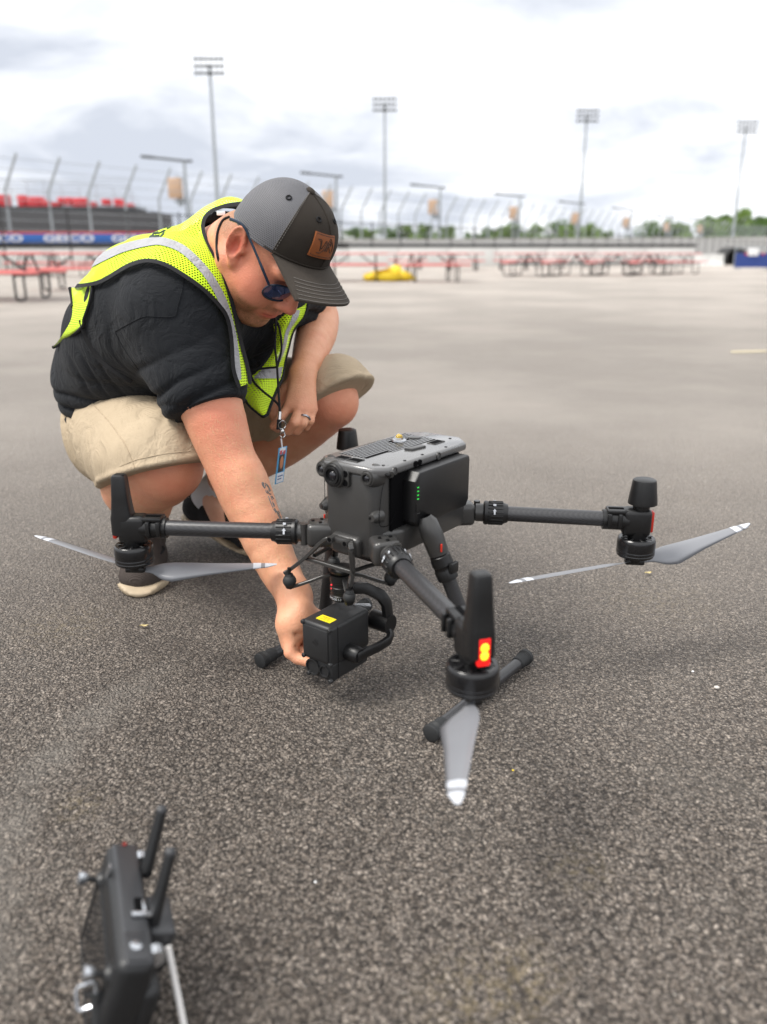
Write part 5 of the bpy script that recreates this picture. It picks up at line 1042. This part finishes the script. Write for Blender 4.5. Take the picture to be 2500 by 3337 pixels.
# fine pale hair on the forearm and the shins
def body_hair(name, a, b, rad, n, seed):
    V = np.array([q.co[:] for q in body.data.vertices]) + PL; ab = b - a; t = (V - a) @ ab / (ab @ ab); d = np.linalg.norm(V - a - np.outer(np.clip(t, 0, 1), ab), axis=1); ix = np.nonzero((t > 0) & (t < 1) & (d < rad))[0]
    rg = np.random.default_rng(seed); ix = rg.choice(ix, min(n, len(ix)), replace=False); p = V[ix]; g = skin.grad(p); T = nrm(ab) + rg.normal(0, .35, p.shape); T -= g * (T * g).sum(1, keepdims=True); T /= np.linalg.norm(T, axis=1, keepdims=True); S_ = np.cross(g, T); L_ = rg.uniform(.006, .014, len(p))[:, None]
    w0 = .00022; q = np.stack([p - S_ * w0, p + S_ * w0, p + T * L_ * .55 + g * .0022 + S_ * w0 * .7, p + T * L_ * .55 + g * .0022 - S_ * w0 * .7, p + T * L_ + g * .0030 + S_ * rg.normal(0, .0012, p.shape)], 1).reshape(-1, 3); k = np.arange(len(p))[:, None] * 5
    o = pmesh(name, q, [tuple(x) for x in k + [[0, 1, 2, 3]][0]] + [tuple(x) for x in k + [3, 2, 4]], 'hair_fine'); o['kind'] = 'stuff'; return o
simple('hair_fine', (.62, .42, .22), .45)
body_hair('forearm_hair', at(J['shR'], J['elR'], .75), J['elR'], .075, 160, 1); body_hair('forearm_hair', J['elR'], J['wrR'], .075, 1100, 2); body_hair('shin_hair', J['kneeR'], J['ankR'], .12, 1100, 3); body_hair('forearm_hair', J['elL'], J['wrL'], .07, 300, 4); body_hair('shin_hair', J['kneeL'], J['ankL'], .09, 350, 5)
# ---------------------------------------------------------------- safety vest
vest = Field(); vest.p = [p for p in shirt.p if p[2] > 0]
vest.post.append(lambda P, d: d - .0125 + .0035 * vnoise(P * 13 + 1) + .0016 * np.sin(P @ np.array([60., -40, 55]) + 3 * vnoise(P * 9)))
ARMHOLE = [(775, 1262), (757, 1205), (750, 1110), (738, 1042), (713, 1000), (660, 945), (595, 899), (550, 872), (510, 857), (476, 854), (440, 862), (405, 878), (341, 916), (299, 930), (232, 938)]
NECK = [(790, 668), (735, 676), (690, 694), (668, 722), (668, 762), (690, 815), (721, 873), (755, 979), (789, 1127), (806, 1190), (816, 1248)]
arm_px, neck_px = spline(ARMHOLE, 60), spline(NECK, 50)
VPOLY = np.concatenate([neck_px, arm_px, [(60, 940), (60, 450), (790, 450)]])
STRIPE = spline([(300, 858), (333, 841), (400, 811), (481, 791), (531, 789), (595, 814), (658, 873), (700, 933), (728, 992), (752, 1075), (764, 1150), (772, 1230)], 60)
def weave_uv(P):
    T = nrm(SP[4] - SP[1]); q = P - SP[3]; X = nrm(np.cross(T, AX)); g = vest.grad(P); return np.stack([q @ AX + 5, q @ T + 5, q @ X + 5], 1), np.abs(np.stack([g @ AX, g @ T, g @ X], 1))
def build_vest():
    v, f = surface(vest, .0052); v = relax(v, f, 1); n = vest.grad(v)
    pr = proj(v); vd = np.stack([ray(a, b) for a, b in pr[:, :2]]); facing = (n * vd).sum(1) < -.02 * np.linalg.norm(vd, axis=1)
    s_vis = poly_sd(pr[:, :2], VPOLY) / FPX * pr[:, 2]
    # hidden side: back panel only, ending at the hem, the left armhole and the neck
    hem = (v - np.array([-.66, 1.95, .545])) @ nrm([.35, -.2, 1.0]); left = -((v - J['shL']) @ AX) - .005
    neck = np.linalg.norm(v - C7 - np.outer((v - C7) @ nkd, nkd), axis=1) - .088; front = -(v - SP[3]) @ nrm([.62, -.5, -.6]) + .06
    s_hid = np.minimum(np.minimum(hem, left), np.minimum(neck, front))
    rightside = ((v - J['shR']) @ AX < .05); s_hid = np.where(rightside & ~facing, np.minimum(s_hid, s_vis), s_hid)
    s = np.where(facing, s_vis, s_hid); s = np.where(facing & ((v - J['shL']) @ AX > -.06), np.minimum(s_vis, left), s)
    return v, f, n, s, pr, facing
v, f, n, s, pr, facing = build_vest()
vv, ff = clip(v, f, s)
wu, wn_ = weave_uv(vv); o_vest = pmesh('safety_vest', vv, ff, 'vest_mesh', attrs={'weave': wu, 'weave_n': wn_})
tag(o_vest, 'yellow-green perforated mesh vest with grey stripes and black binding')
sd_st = (np.minimum(13.0 - line_sd(pr[:, :2], STRIPE), 50)) / FPX * pr[:, 2]
vv, ff = clip(v + n * .0016, f, np.where(facing, np.minimum(s - .004, sd_st), -1)); pmesh('reflective_stripe', vv, ff, 'reflective', o_vest)
ed = np.minimum(line_sd(pr[:, :2], arm_px), line_sd(pr[:, :2], neck_px)); sd_b = (9.0 - ed) / FPX * pr[:, 2]
vv, ff = clip(v + n * .0018, f, np.where(facing, np.minimum(s + .002, sd_b), -1)); pmesh('binding', vv, ff, 'binding', o_vest)
# dark lettering printed across the back, seen edge-on
def patch(rows, nu=30, nv=16):
    rows = [[PX(*q) for q in r] for r in rows]; A = np.array([spline(r, nv) for r in rows]); return np.stack([spline(A[:, j], nu) for j in range(nv)], 1)
def cloth_patch(name, G, m, parent, thick=.0012):
    a, b = G.shape[:2]; t = MB().grid(G); V = t.verts()
    uu = np.concatenate([[0], np.cumsum(np.linalg.norm(np.diff(G[:, b // 2], axis=0), axis=1))]); wv = np.concatenate([[0], np.cumsum(np.linalg.norm(np.diff(G[a // 2], axis=0), axis=1))])
    at_ = np.stack([np.tile(wv, a) + 5, np.repeat(uu, b) + 5, np.zeros(a * b)], 1)
    return pmesh(name, V, t.f, m, parent, attrs={'weave': at_, 'weave_n': np.tile([0., 0, 1], (a * b, 1))})
# front left half of the vest, hanging open from the far shoulder
z5 = lambda x, y, d: (700 + x / 3.013, 950 + y / 3.013, d)
G = patch([[z5(540, 60, 1.70), z5(720, 40, 1.70), z5(930, 30, 1.73)], [z5(568, 240, 1.675), z5(740, 230, 1.67), z5(888, 230, 1.71)], [z5(585, 400, 1.665), z5(680, 400, 1.655), z5(775, 380, 1.70)],
           [z5(575, 560, 1.655), z5(650, 560, 1.65), z5(722, 560, 1.70)], [z5(470, 720, 1.645), z5(570, 720, 1.645), z5(690, 690, 1.70)], [z5(330, 850, 1.64), z5(500, 850, 1.64), z5(662, 850, 1.69)],
           [z5(262, 960, 1.635), z5(440, 985, 1.625), z5(615, 960, 1.66)], [z5(330, 1110, 1.63), z5(440, 1130, 1.62), z5(560, 1090, 1.64)], [z5(462, 1222, 1.625), z5(485, 1226, 1.62), z5(520, 1205, 1.625)]], 44, 20)
o_fl = cloth_patch('front_panel', G, 'vest_mesh', o_vest)
def edge_tube(name, line, r=.0035, parent=o_vest, m='binding'): return pobj(name, MB().tube(line, r, 6), m, parent)
edge_tube('binding', G[:, -1]); edge_tube('binding', G[-1, :]); edge_tube('binding', G[14:, 0], .0028)
off = lambda Q, k=.003: Q - np.stack([[nrm(ray(*proj(p)[:2])) for p in r] for r in Q]) * k
cloth_patch('reflective_stripe', off(G[4:22, 11:16]), 'reflective', o_vest); cloth_patch('reflective_stripe', off(G[23:28, 3:19]), 'reflective', o_vest)
# flap of the back panel standing off at the waist
def fd_(u, v_, k=.014):
    for q in (0, 8, 16, 26, 38, 52):
        p = march(shirt, u + q, v_)
        if p is not None: return (u, v_, proj(p)[2] - k)
    return (u, v_, 1.80)
G = patch([[fd_(*q) for q in r_] for r_ in (((228, 938), (262, 936), (302, 929)), ((236, 985), (262, 990), (292, 986)), ((232, 1040), (250, 1044), (274, 1040)), ((203, 1092), (228, 1088), (264, 1070)), ((172, 1132), (180, 1130), (192, 1124)))], 26, 10)
cloth_patch('back_flap', G, 'vest_mesh', o_vest); edge_tube('binding', np.concatenate([G[:, -1], G[-1, ::-1]])); edge_tube('binding', G[:9, 0])
st = on(shirt, [(268, 1045), (285, 1100), (320, 1160), (370, 1205), (430, 1240)], 24, .002); pobj('side_strap', MB().tube(st, .007, 6, flat=(ray(330, 1150), .25)), 'black_cloth', o_vest)
# lettering on the back
def strokes(F, lists, r, m, name, parent, off=.001, n=8, fl=.4):
    mb = MB()
    for L in lists:
        p = on(F, L, n, off)
        if len(p) > 1: mb.tube(p, r, 5, flat=(ray(*L[0]), fl))
    return pobj(name, mb, m, parent) if mb.n else None
zl = lambda *q: [(440 + x / 6.373, 680 + y / 6.373) for x, y in q]
strokes(vest, [zl((310, 590), (410, 600), (520, 595)), zl((330, 570), (420, 570), (500, 560)), zl((360, 560), (390, 520), (480, 490)), zl((420, 515), (500, 510), (560, 490)), zl((540, 500), (590, 470), (630, 460)), zl((540, 580), (580, 530), (600, 500)),
                zl((570, 395), (650, 380), (740, 365)), zl((680, 415), (740, 370), (800, 320)), zl((630, 350), (680, 300)), zl((760, 262), (850, 230), (985, 207)), zl((890, 270), (935, 230)), zl((920, 180), (960, 165), (1030, 158))], .0022, 'vest_print', 'lettering', o_vest, .0012)
# ---------------------------------------------------------------- cap
_a = math.radians(-11.5); CHR = HR @ np.array([[math.cos(_a), 0, math.sin(_a)], [0, 1, 0], [-math.sin(_a), 0, math.cos(_a)]])
def hpa(Q): Q = np.asarray(Q); return HP + Q @ HR.T
def chpa(Q): Q = np.asarray(Q); return HP + Q @ CHR.T
def chp(x, y, z): return HP + CHR @ np.array([x, y, z], float)
CAPO = (.014, 0, .006)
def crown(th, t, grow=0.0):
    """th 0 = front; t 0 = sweatband .. 1 = button"""
    fr = 0.5 + 0.5 * np.cos(th); ax_ = .0995 + grow; by = .0825 + grow; zb = .010 + .038 * fr ** 1.3; zt = .132 + grow; nn = 2.15 + .55 * fr ** 2
    a = t * math.pi / 2; rho = np.cos(a) ** (2 / nn); zz_ = zb + (zt - zb) * np.sin(a) ** (2 / nn * .98)
    sh = -.004 * np.sin(a)
    return np.array([CAPO[0] + ax_ * np.cos(th) * rho + sh, by * np.sin(th) * rho, CAPO[2] + zz_])
FA = math.radians(62)
def crown_grid(t0, t1, a0, a1, na, nt, grow=0.0): return np.array([[crown(a, t, grow) for t in np.linspace(t0, t1, nt)] for a in np.linspace(a0, a1, na)])
cap_o = None
G = crown_grid(0, .992, -FA, FA, 40, 26); t = MB().grid(chpa(G)); cap_o = pobj('cap', t, 'cap_twill', angle=None); tag(cap_o, 'trucker cap with dark brown front, grey mesh back and leather patch')
G = crown_grid(0, .992, FA, 2 * math.pi - FA, 64, 26); t = MB().grid(chpa(G))
aa = np.repeat(np.linspace(FA, 2 * math.pi - FA, 64) * .092, 26); tt = np.tile(np.linspace(0, .2, 26), 64)
pmesh('mesh_back', t.verts(), t.f, 'cap_mesh', cap_o, attrs={'weave': np.stack([aa + 3, tt + 3, aa * 0], 1)})
mb = MB().ball(chp(*(crown(0, 1.0) + np.array([0, 0, .001]))), .0085, 14, 8, (1, 1, .55), CHR); pobj('button', mb, 'brim_twill', cap_o)
def brim_pt(y, s, dz=0.0):
    sn = min(1.0, abs(y) / .0827); cs = math.sqrt(max(0.0, 1 - sn * sn)); xr = CAPO[0] + .1000 * cs; zr = CAPO[2] + .010 + .038 * ((1 + cs) / 2) ** 1.3
    xf = .190 - 5.5 * y * y - 300 * y ** 4; xf = max(xf, xr + .004); x = xr + (xf - xr) * s
    return np.array([x, y * (1 + .04 * s), zr + .001 - .004 * s - .08 * (x - xr) - 1.6 * y * y * s + dz])
ys = np.linspace(-.071, .071, 41); mb = MB(); top = np.array([[brim_pt(y, s_) for s_ in np.linspace(0, 1, 16)] for y in ys]); bot = top + np.array([0, 0, -.0045]); bot[:, 0, 0] -= .004
ring = np.concatenate([top, bot[:, ::-1]], 1); mb.grid(chpa(np.concatenate([ring, ring[:, :1]], 1))); mb.add(chpa(ring[0]), [tuple(range(ring.shape[1]))]); mb.add(chpa(ring[-1]), [tuple(range(ring.shape[1]))])
brim = pobj('brim', mb, 'brim_twill', cap_o)
for k in range(6):
    q = 1 - .028 - k * .105
    line = chpa(np.array([brim_pt(y * (1 - .02 * k), q * (1 - .10 * (k / 6) * 0), .0006) for y in np.linspace(-.068, .068, 60)])); mb = MB()
    mb.tube(line, .00045, 4)
    pobj('stitching', mb, 'thread', brim)
for a in (-FA, FA, -FA + .035, FA - .035, 0.0):
    line = chpa(np.array([crown(a, t_, .0006) for t_ in np.linspace(.0, .96, 60)])); mb = MB()
    if a == 0.0: mb.tube(line, .0009, 5)
    else:
        for i in range(0, 59, 2): mb.tube(line[i:i + 2], .0006, 4)
    pobj('seam' if a == 0.0 else 'stitching', mb, 'cap_twill' if a == 0.0 else 'thread', cap_o)
line = chpa(np.array([crown(a, .012, .0012) for a in np.linspace(-1.25, 1.25, 60)])); pobj('seam', MB().tube(line, .0013, 5), 'cap_twill', cap_o)
for a in (-.42, .42, -1.5):
    c = crown(a, .62, .0008); e = 1e-3; nn_ = nrm(np.cross(crown(a + e, .62) - crown(a, .62), crown(a, .62 + e) - crown(a, .62)))
    M = frame(CHR @ nn_); ring = [HP + CHR @ c + .0042 * (math.cos(q) * M[:, 0] + math.sin(q) * M[:, 1]) for q in np.linspace(0, 2 * math.pi, 15)[:-1]]
    pobj('eyelet', MB().tube(ring, .0016, 6, close=True), 'black_cloth', cap_o)
# leather patch, bent round the front of the crown, with the stamped monogram
PA, PT0, PT1 = .29, .12, .44
def patch_pt(x, y, g): return crown(x * PA - .20, PT0 + (PT1 - PT0) * (y + 1) / 2, g)
G1 = np.array([[patch_pt(x, y, .0042) for y in np.linspace(-1, 1, 9)] for x in np.linspace(-1, 1, 13)]); G0 = np.array([[patch_pt(x * 1.005, y * 1.005, .0002) for y in np.linspace(-1, 1, 9)] for x in np.linspace(-1, 1, 13)])
mb = MB().grid(chpa(G1))
per = [(i, 0) for i in range(13)] + [(12, j) for j in range(1, 9)] + [(i, 8) for i in range(11, -1, -1)] + [(0, j) for j in range(7, -1, -1)]
mb.grid(chpa(np.array([[G0[i, j], G1[i, j]] for i, j in per]))); lp = pobj('leather_patch', mb, 'leather', cap_o)
def on_patch(L, r, close=False): return MB().tube(chpa(np.array([patch_pt(x, y, .0044) for x, y in L])), r, 5, close=close)
fr_ = [(x, .87) for x in np.linspace(-.88, .88, 12)] + [(x, -.87) for x in np.linspace(.88, -.88, 12)]
pobj('border', on_patch(fr_, .0005, True), 'leather_burn', lp)
mb = MB()
for L in ([(-.72, .42), (-.40, .42), (-.30, -.30), (.02, .42)], [(-.60, .34), (-.46, .34), (-.34, -.44)], [(.02, .42), (.14, .42)], [(-.10, -.40), (.12, .36)], [(.02, -.40), (.24, .36)], [(-.55, -.62), (-.30, -.62), (-.10, -.40)],
          [(.12, -.40), (.30, .42), (.52, .40), (.58, .18), (.42, .02), (.28, -.02)], [(.38, .0), (.50, -.22), (.62, -.44), (.80, -.44)], [(.25, -.40), (.37, .26), (.47, .24), (.50, .14)], [(.34, .42), (.50, .70), (.78, .10), (.80, -.36)]):
    mb_ = on_patch(spline(L, 3 * len(L)) if len(L) > 3 else L, .0008); mb.add(mb_.verts(), mb_.f)
pobj('monogram', mb, 'leather_burn', lp)
# ---------------------------------------------------------------- sunglasses
def glass_pt(y, z, g=0.0): return np.array([.104 - 3.6 * abs(y) ** 2 - 9 * abs(y) ** 3 + g, y, z + .004])
go = None
for s in (-1, 1):
    mb = MB(); cy_, cz_ = s * .034, -.004; out = []
    for i in range(28):
        a = 2 * math.pi * i / 28; ca, sa = math.cos(a), math.sin(a); out.append((cy_ + .0305 * np.sign(ca) * abs(ca) ** .8, cz_ + .0205 * np.sign(sa) * abs(sa) ** .75 - .002 * ca * s))
    rings = [np.array([glass_pt(cy_ + (y - cy_) * k, cz_ + (z - cz_) * k, .003 * (1 - k * k)) for y, z in out]) for k in (1, .75, .5, .25, .02)]
    R_ = hpa(np.array(rings)); mb.grid(np.concatenate([R_, R_[:, :1]], 1))
    if go is None: go = pobj('sunglasses', MB().tube(hpa(np.array([glass_pt(y, .004 - 40 * y * y, .002) for y in np.linspace(-.010, .010, 7)])), .0022, 7), 'frame_blue'); tag(go, 'dark wraparound sunglasses with blue mirrored lenses')
    pobj('lens', mb, 'lens', go, angle=None)
    pobj('rim', MB().tube(hpa(np.array([glass_pt(y, z, .0005) for y, z in out])), .0017, 6, close=True), 'frame_blue', go)
    tp = spline([glass_pt(s * .064, .006, 0), np.array([.066, s * .0735, .020]), np.array([.040, s * .0775, .026]), np.array([.010, s * .0815, .032]), np.array([-.010, s * .085, .036]), np.array([-.026, s * .0865, .030]), np.array([-.043, s * .0845, .016])], 30)
    pobj('temple', MB().tube(hpa(tp), [.0030] * 8 + [.0026] * 12 + [.0030] * 10, 8, flat=(HR[:, 1], .55)), 'frame_blue', go)
# ---------------------------------------------------------------- shoes
def shoe(heel, toe, up, sole_m, upm, name, label, tagred=False, sock=None):
    heel, toe = np.asarray(heel, float), np.asarray(toe, float); X = nrm(toe - heel); up = nrm(np.asarray(up) - X * (np.asarray(up) @ X)); Y = np.cross(up, X); Ln = np.linalg.norm(toe - heel)
    R = np.stack([X, Y, up], 1); w = lambda x, y, z: heel + X * x * Ln + Y * y + up * z
    U = Field(); U.u(s_ecap(w(.12, 0, .045), w(.5, 0, .042), .036, .040, up, 1.0), .02); U.u(s_ecap(w(.5, 0, .040), w(.80, -.004, .030), .043, .046, up, .78), .03); U.u(s_cap(w(.13, 0, .06), w(.22, 0, .105), .034, .040), .03); U.u(s_cap(w(.30, 0, .085), w(.58, 0, .050), .034, .030), .03)
    U.u(s_ell(w(.84, -.003, .030), (.042, .046, .030), R), .02)
    U.post.append(lambda P, d: smax(d, .014 - (P - heel) @ up, .004) + .0012 * vnoise(P * 60))
    ank = w(.21, 0, .12); U.post.append(lambda P, d: smax(d, (P - w(.22, 0, .112)) @ nrm(up * .9 - X * .25), .004)); U.sub(s_cap(w(.21, 0, .085), w(.16, 0, .2), .034, .040), .004)
    v, f = surface(U, .0035); L = (v - heel) @ R; isT = np.clip((L[:, 0] / Ln - .55) / .03, 0, 1)
    root = pmesh(name, relax(v, f, 1), f, upm); tag(root, label)
    S = Field(); wid = [(.06, .030), (.2, .036), (.4, .036), (.62, .046), (.82, .050), (.95, .036)]
    for (a, ra), (b_, rb) in zip(wid[:-1], wid[1:]): S.u(s_ecap(w(a, 0, .016), w(b_, -.003, .016), ra, rb, up, .62), .02)
    def sp(P, d):
        q = (P - heel) @ R; top = .013 + .009 * np.sin(q[:, 0] / Ln * 14 + 1.0) * np.clip(q[:, 0] / Ln - .3, 0, 1) * 1.6 + .008 * (q[:, 0] / Ln < .15)
        return smax(smax(d, q[:, 2] - top, .004), -q[:, 2] + .0005, .003) + .0009 * np.sin(q[:, 0] * 520) * (q[:, 2] < .016)
    S.post.append(sp); v, f = surface(S, .0035); pmesh('sole', relax(v, f, 1), f, sole_m, root)
    mb = MB()
    for k in range(4):
        x = .40 + .07 * k; mb.tube(spline([w(x, .026, .072 - .13 * (x - .35)), w(x + .02, 0, .096 - .15 * (x - .35)), w(x + .01, -.026, .072 - .13 * (x - .35))], 10), .0028, 6)
    pobj('lace', mb, 'black_cloth', root)
    if tagred: pobj('accent', MB().rbox(w(.955, .016, .013), (.006, .028, .008), .002, R=R), 'shoe_red', root)
    else: pass
    if sock is not None:
        a, b = sock; pobj('sock', MB().lathe([(0, .044), (.2, .0445), (.5, .045), (.85, .046), (.93, .048), (1, .047), (1, .036)], a, b, 24), 'sock', root)
    return root, w
shR_, wR = shoe(J['heelR'] + np.array([.012, 0, -.03]), J['toeR'] + np.array([-.002, .005, -.03]), (0, 0, 1), 'sole_cream', 'knit', 'shoe', 'brown knit shoe with cream sole planted flat', True)
mb = MB().tube(spline([wR(.50, .02, .07), wR(.58, .045, .066), wR(.66, .030, .058), wR(.58, .005, .066)], 24), .0030, 6).tube(spline([wR(.50, -.02, .07), wR(.60, -.050, .062), wR(.55, -.058, .035), wR(.52, -.055, .02)], 24), .0026, 6); pobj('lace_loop', mb, 'black_cloth', shR_)
upL = nrm(np.array([-.25, .18, 1.0])); hl = hlL + np.array([0, 0, -.035]); tl = PZ(878, 1808, 0.006)
shL_, wL = shoe(hl, tl, upL, 'sole_cream', 'black_cloth', 'shoe', 'black slip-on shoe with cream sole, heel lifted', False, (at(J['ankL'], hl, .25), at(J['ankL'], J['kneeL'], .105)))
pobj('heel_tab', MB().tube(spline([wL(.06, 0, .085), wL(.02, 0, .115), wL(-.02, 0, .135)], 10), [.020, .018, .016, .015, .014, .013, .012, .011, .010, .008], 8, flat=(nrm(tl - hl), .35)), 'black_cloth', shL_)
# ---------------------------------------------------------------- ring, tattoo, lanyard with badge
M = frame(RING_B - RING_A); c = at(RING_A, RING_B, .62); ring = [c + .0112 * (math.cos(q) * M[:, 0] + math.sin(q) * M[:, 1]) for q in np.linspace(0, 2 * math.pi, 25)[:-1]]
pobj('finger_ring', MB().tube(ring, .0024, 8, close=True), 'ring_metal')
zt = lambda *q: [(830 + x / 13.82, 1560 + y / 13.82) for x, y in q]
strokes(skin, [zt((330, 200), (370, 180), (420, 200)), zt((330, 230), (380, 320), (460, 435)), zt((400, 210), (410, 300)), zt((470, 390), (490, 290), (560, 280)), zt((480, 200), (600, 320), (720, 560)), zt((560, 300), (630, 420), (655, 580)), zt((490, 520), (530, 620), (590, 650)), zt((550, 530), (640, 660), (730, 700)),
               zt((615, 780), (700, 1020), (830, 1310)), zt((720, 780), (800, 960)), zt((770, 790), (860, 900)), zt((800, 1040), (880, 1270)), zt((850, 1100), (900, 1240)), zt((850, 1360), (960, 1530)), zt((880, 1330), (1000, 1500), (1070, 1650), (1160, 1870)), zt((1040, 1450), (1130, 1550)), zt((1000, 1480), (1110, 1620), (1220, 1880))], .0011, 'tattoo_ink', 'tattoo', None, .0002, 8, .3)
CB = .0024
cord = [march(skin, *q) - nrm(ray(*q)) * .002 for q in ((748, 706), (728, 716), (714, 740), (707, 770), (706, 805), (710, 838))]; cord = cord + [cord[-1] + np.array([.004, .02, -.03])]
LAN = thing('lanyard', PX(908, 1350, 1.60), 'black cord lanyard with metal clip hanging from the crouching person\'s neck', 'lanyard'); lo_ = PX(908, 1350, 1.60)
def lobj(name, mb, m): return obj(name, mb, m, LAN, org=lo_)
lobj('neck_cord', MB().tube(spline(cord, 60), CB, 7), 'black_cloth')
clip_p = PX(*z5(640, 1180, 1.60))
lobj('cord', MB().tube(spline([PX(*z5(*q)) for q in ((560, 120, 1.63), (598, 300, 1.625), (592, 520, 1.62), (612, 740, 1.61), (628, 1000, 1.605), (640, 1180, 1.60))], 40), CB, 7), 'black_cloth')
lobj('cord', MB().tube(spline([PX(*z5(*q)) for q in ((590, 250, 1.632), (640, 380, 1.63), (655, 560, 1.628), (625, 700, 1.622), (608, 740, 1.618), (520, 750, 1.62), (380, 770, 1.625), (350, 800, 1.625), (395, 900, 1.622), (480, 985, 1.615), (580, 1065, 1.607), (628, 1120, 1.603), (638, 1180, 1.60))], 70), CB, 7), 'black_cloth')
cu = nrm(PX(*z5(645, 1100, 1.60)) - clip_p)
a = clip_p; lobj('ferrule', MB().lathe([(0, 0), (0, .0036), (1, .0036), (1, 0)], a, a - cu * .016, 14), 'steel'); lobj('strap', MB().tube([a - cu * .015, a - cu * .036], .0052, 8, flat=(ray(900, 1350), .4)), 'black_cloth')
c0 = PX(*z5(662, 1310, 1.60)); ringp = [c0 + .0085 * (math.cos(q) * np.array([.8, .5, 0]) + math.sin(q) * np.array([0, 0, 1.])) for q in np.linspace(0, 2 * math.pi, 19)[:-1]]
lobj('swivel_ring', MB().tube(ringp, .0013, 6, close=True), 'steel'); c1 = PX(*z5(660, 1372, 1.60)); c2 = PX(*z5(660, 1440, 1.60))
lobj('snap_hook', MB().ball(c1, .005, 10, 6).tube([c1 + [.004, 0, 0], c1 + [.006, 0, -.008], c2 + [.003, 0, .002], c2, c2 + [-.004, 0, .006], c1 + [-.005, 0, -.006]], .0014, 6), 'steel')
# badge card, turned almost edge-on
bc = [PX(912, 1443, 1.597), PX(933, 1468, 1.640), PX(919, 1587, 1.655), PX(899, 1562, 1.612)]
Xb = nrm(bc[1] - bc[0]); Yb = nrm(bc[0] - bc[3]); Xb = nrm(Xb - Yb * (Xb @ Yb)); Nb = np.cross(Xb, Yb); Nb = -Nb if Nb @ ray(915, 1500) > 0 else Nb; wb = np.linalg.norm(bc[1] - bc[0]); hb = np.linalg.norm(bc[0] - bc[3]); ob = sum(bc) / 4
BAD = thing('badge_card', ob, 'blue bordered photo badge card dangling from the black lanyard', 'badge')
def bd(name, x0, x1, y0, y1, z, m): return obj(name, MB().rbox(ob + Xb * (x0 + x1) / 2 * wb / 2 + Yb * (y0 + y1) / 2 * hb / 2 + Nb * z, ((x1 - x0) / 2 * wb, (y1 - y0) / 2 * hb, .0008), 0, R=np.stack([Xb, Yb, Nb], 1)), m, BAD, org=ob)
bd('card', -1, 1, -1, 1, 0, 'card_blue'); bd('white_field', -.78, .78, -.95, -.42, .0007, 'card_white'); bd('top_field', -.72, .60, .72, .96, .0007, 'card_white'); bd('crest', -.7, -.2, .62, .84, .0011, 'card_red'); bd('crest', .1, .6, .60, .80, .0011, 'card_red'); bd('photo', -.66, .5, -.36, .58, .0009, 'card_photo')
obj('portrait', MB().ball(ob + Xb * -.05 * wb / 2 + Yb * .15 * hb / 2 + Nb * .0012, .012, 14, 8, (.8, 1.15, .06), np.stack([Xb, Yb, Nb], 1)), 'card_face', BAD, org=ob); bd('text_line', -.6, .55, -.62, -.56, .0013, 'card_print'); bd('text_line', -.6, .3, -.78, -.72, .0013, 'card_print')
tp = PX(*z5(652, 1440, 1.60)); obj('vinyl_strap', MB().tube([tp, at(bc[0], bc[1], .4) + Yb * -.004], .003, 6, flat=(Nb, .3)), 'card_white', BAD, org=ob)
# laundry tag at the nape
pobj('neck_label', MB().rbox(march(vest, 707, 702) + np.array([.008, -.0, .004]), (.016, .003, .008), .001), 'white_cloth', o_shirt)
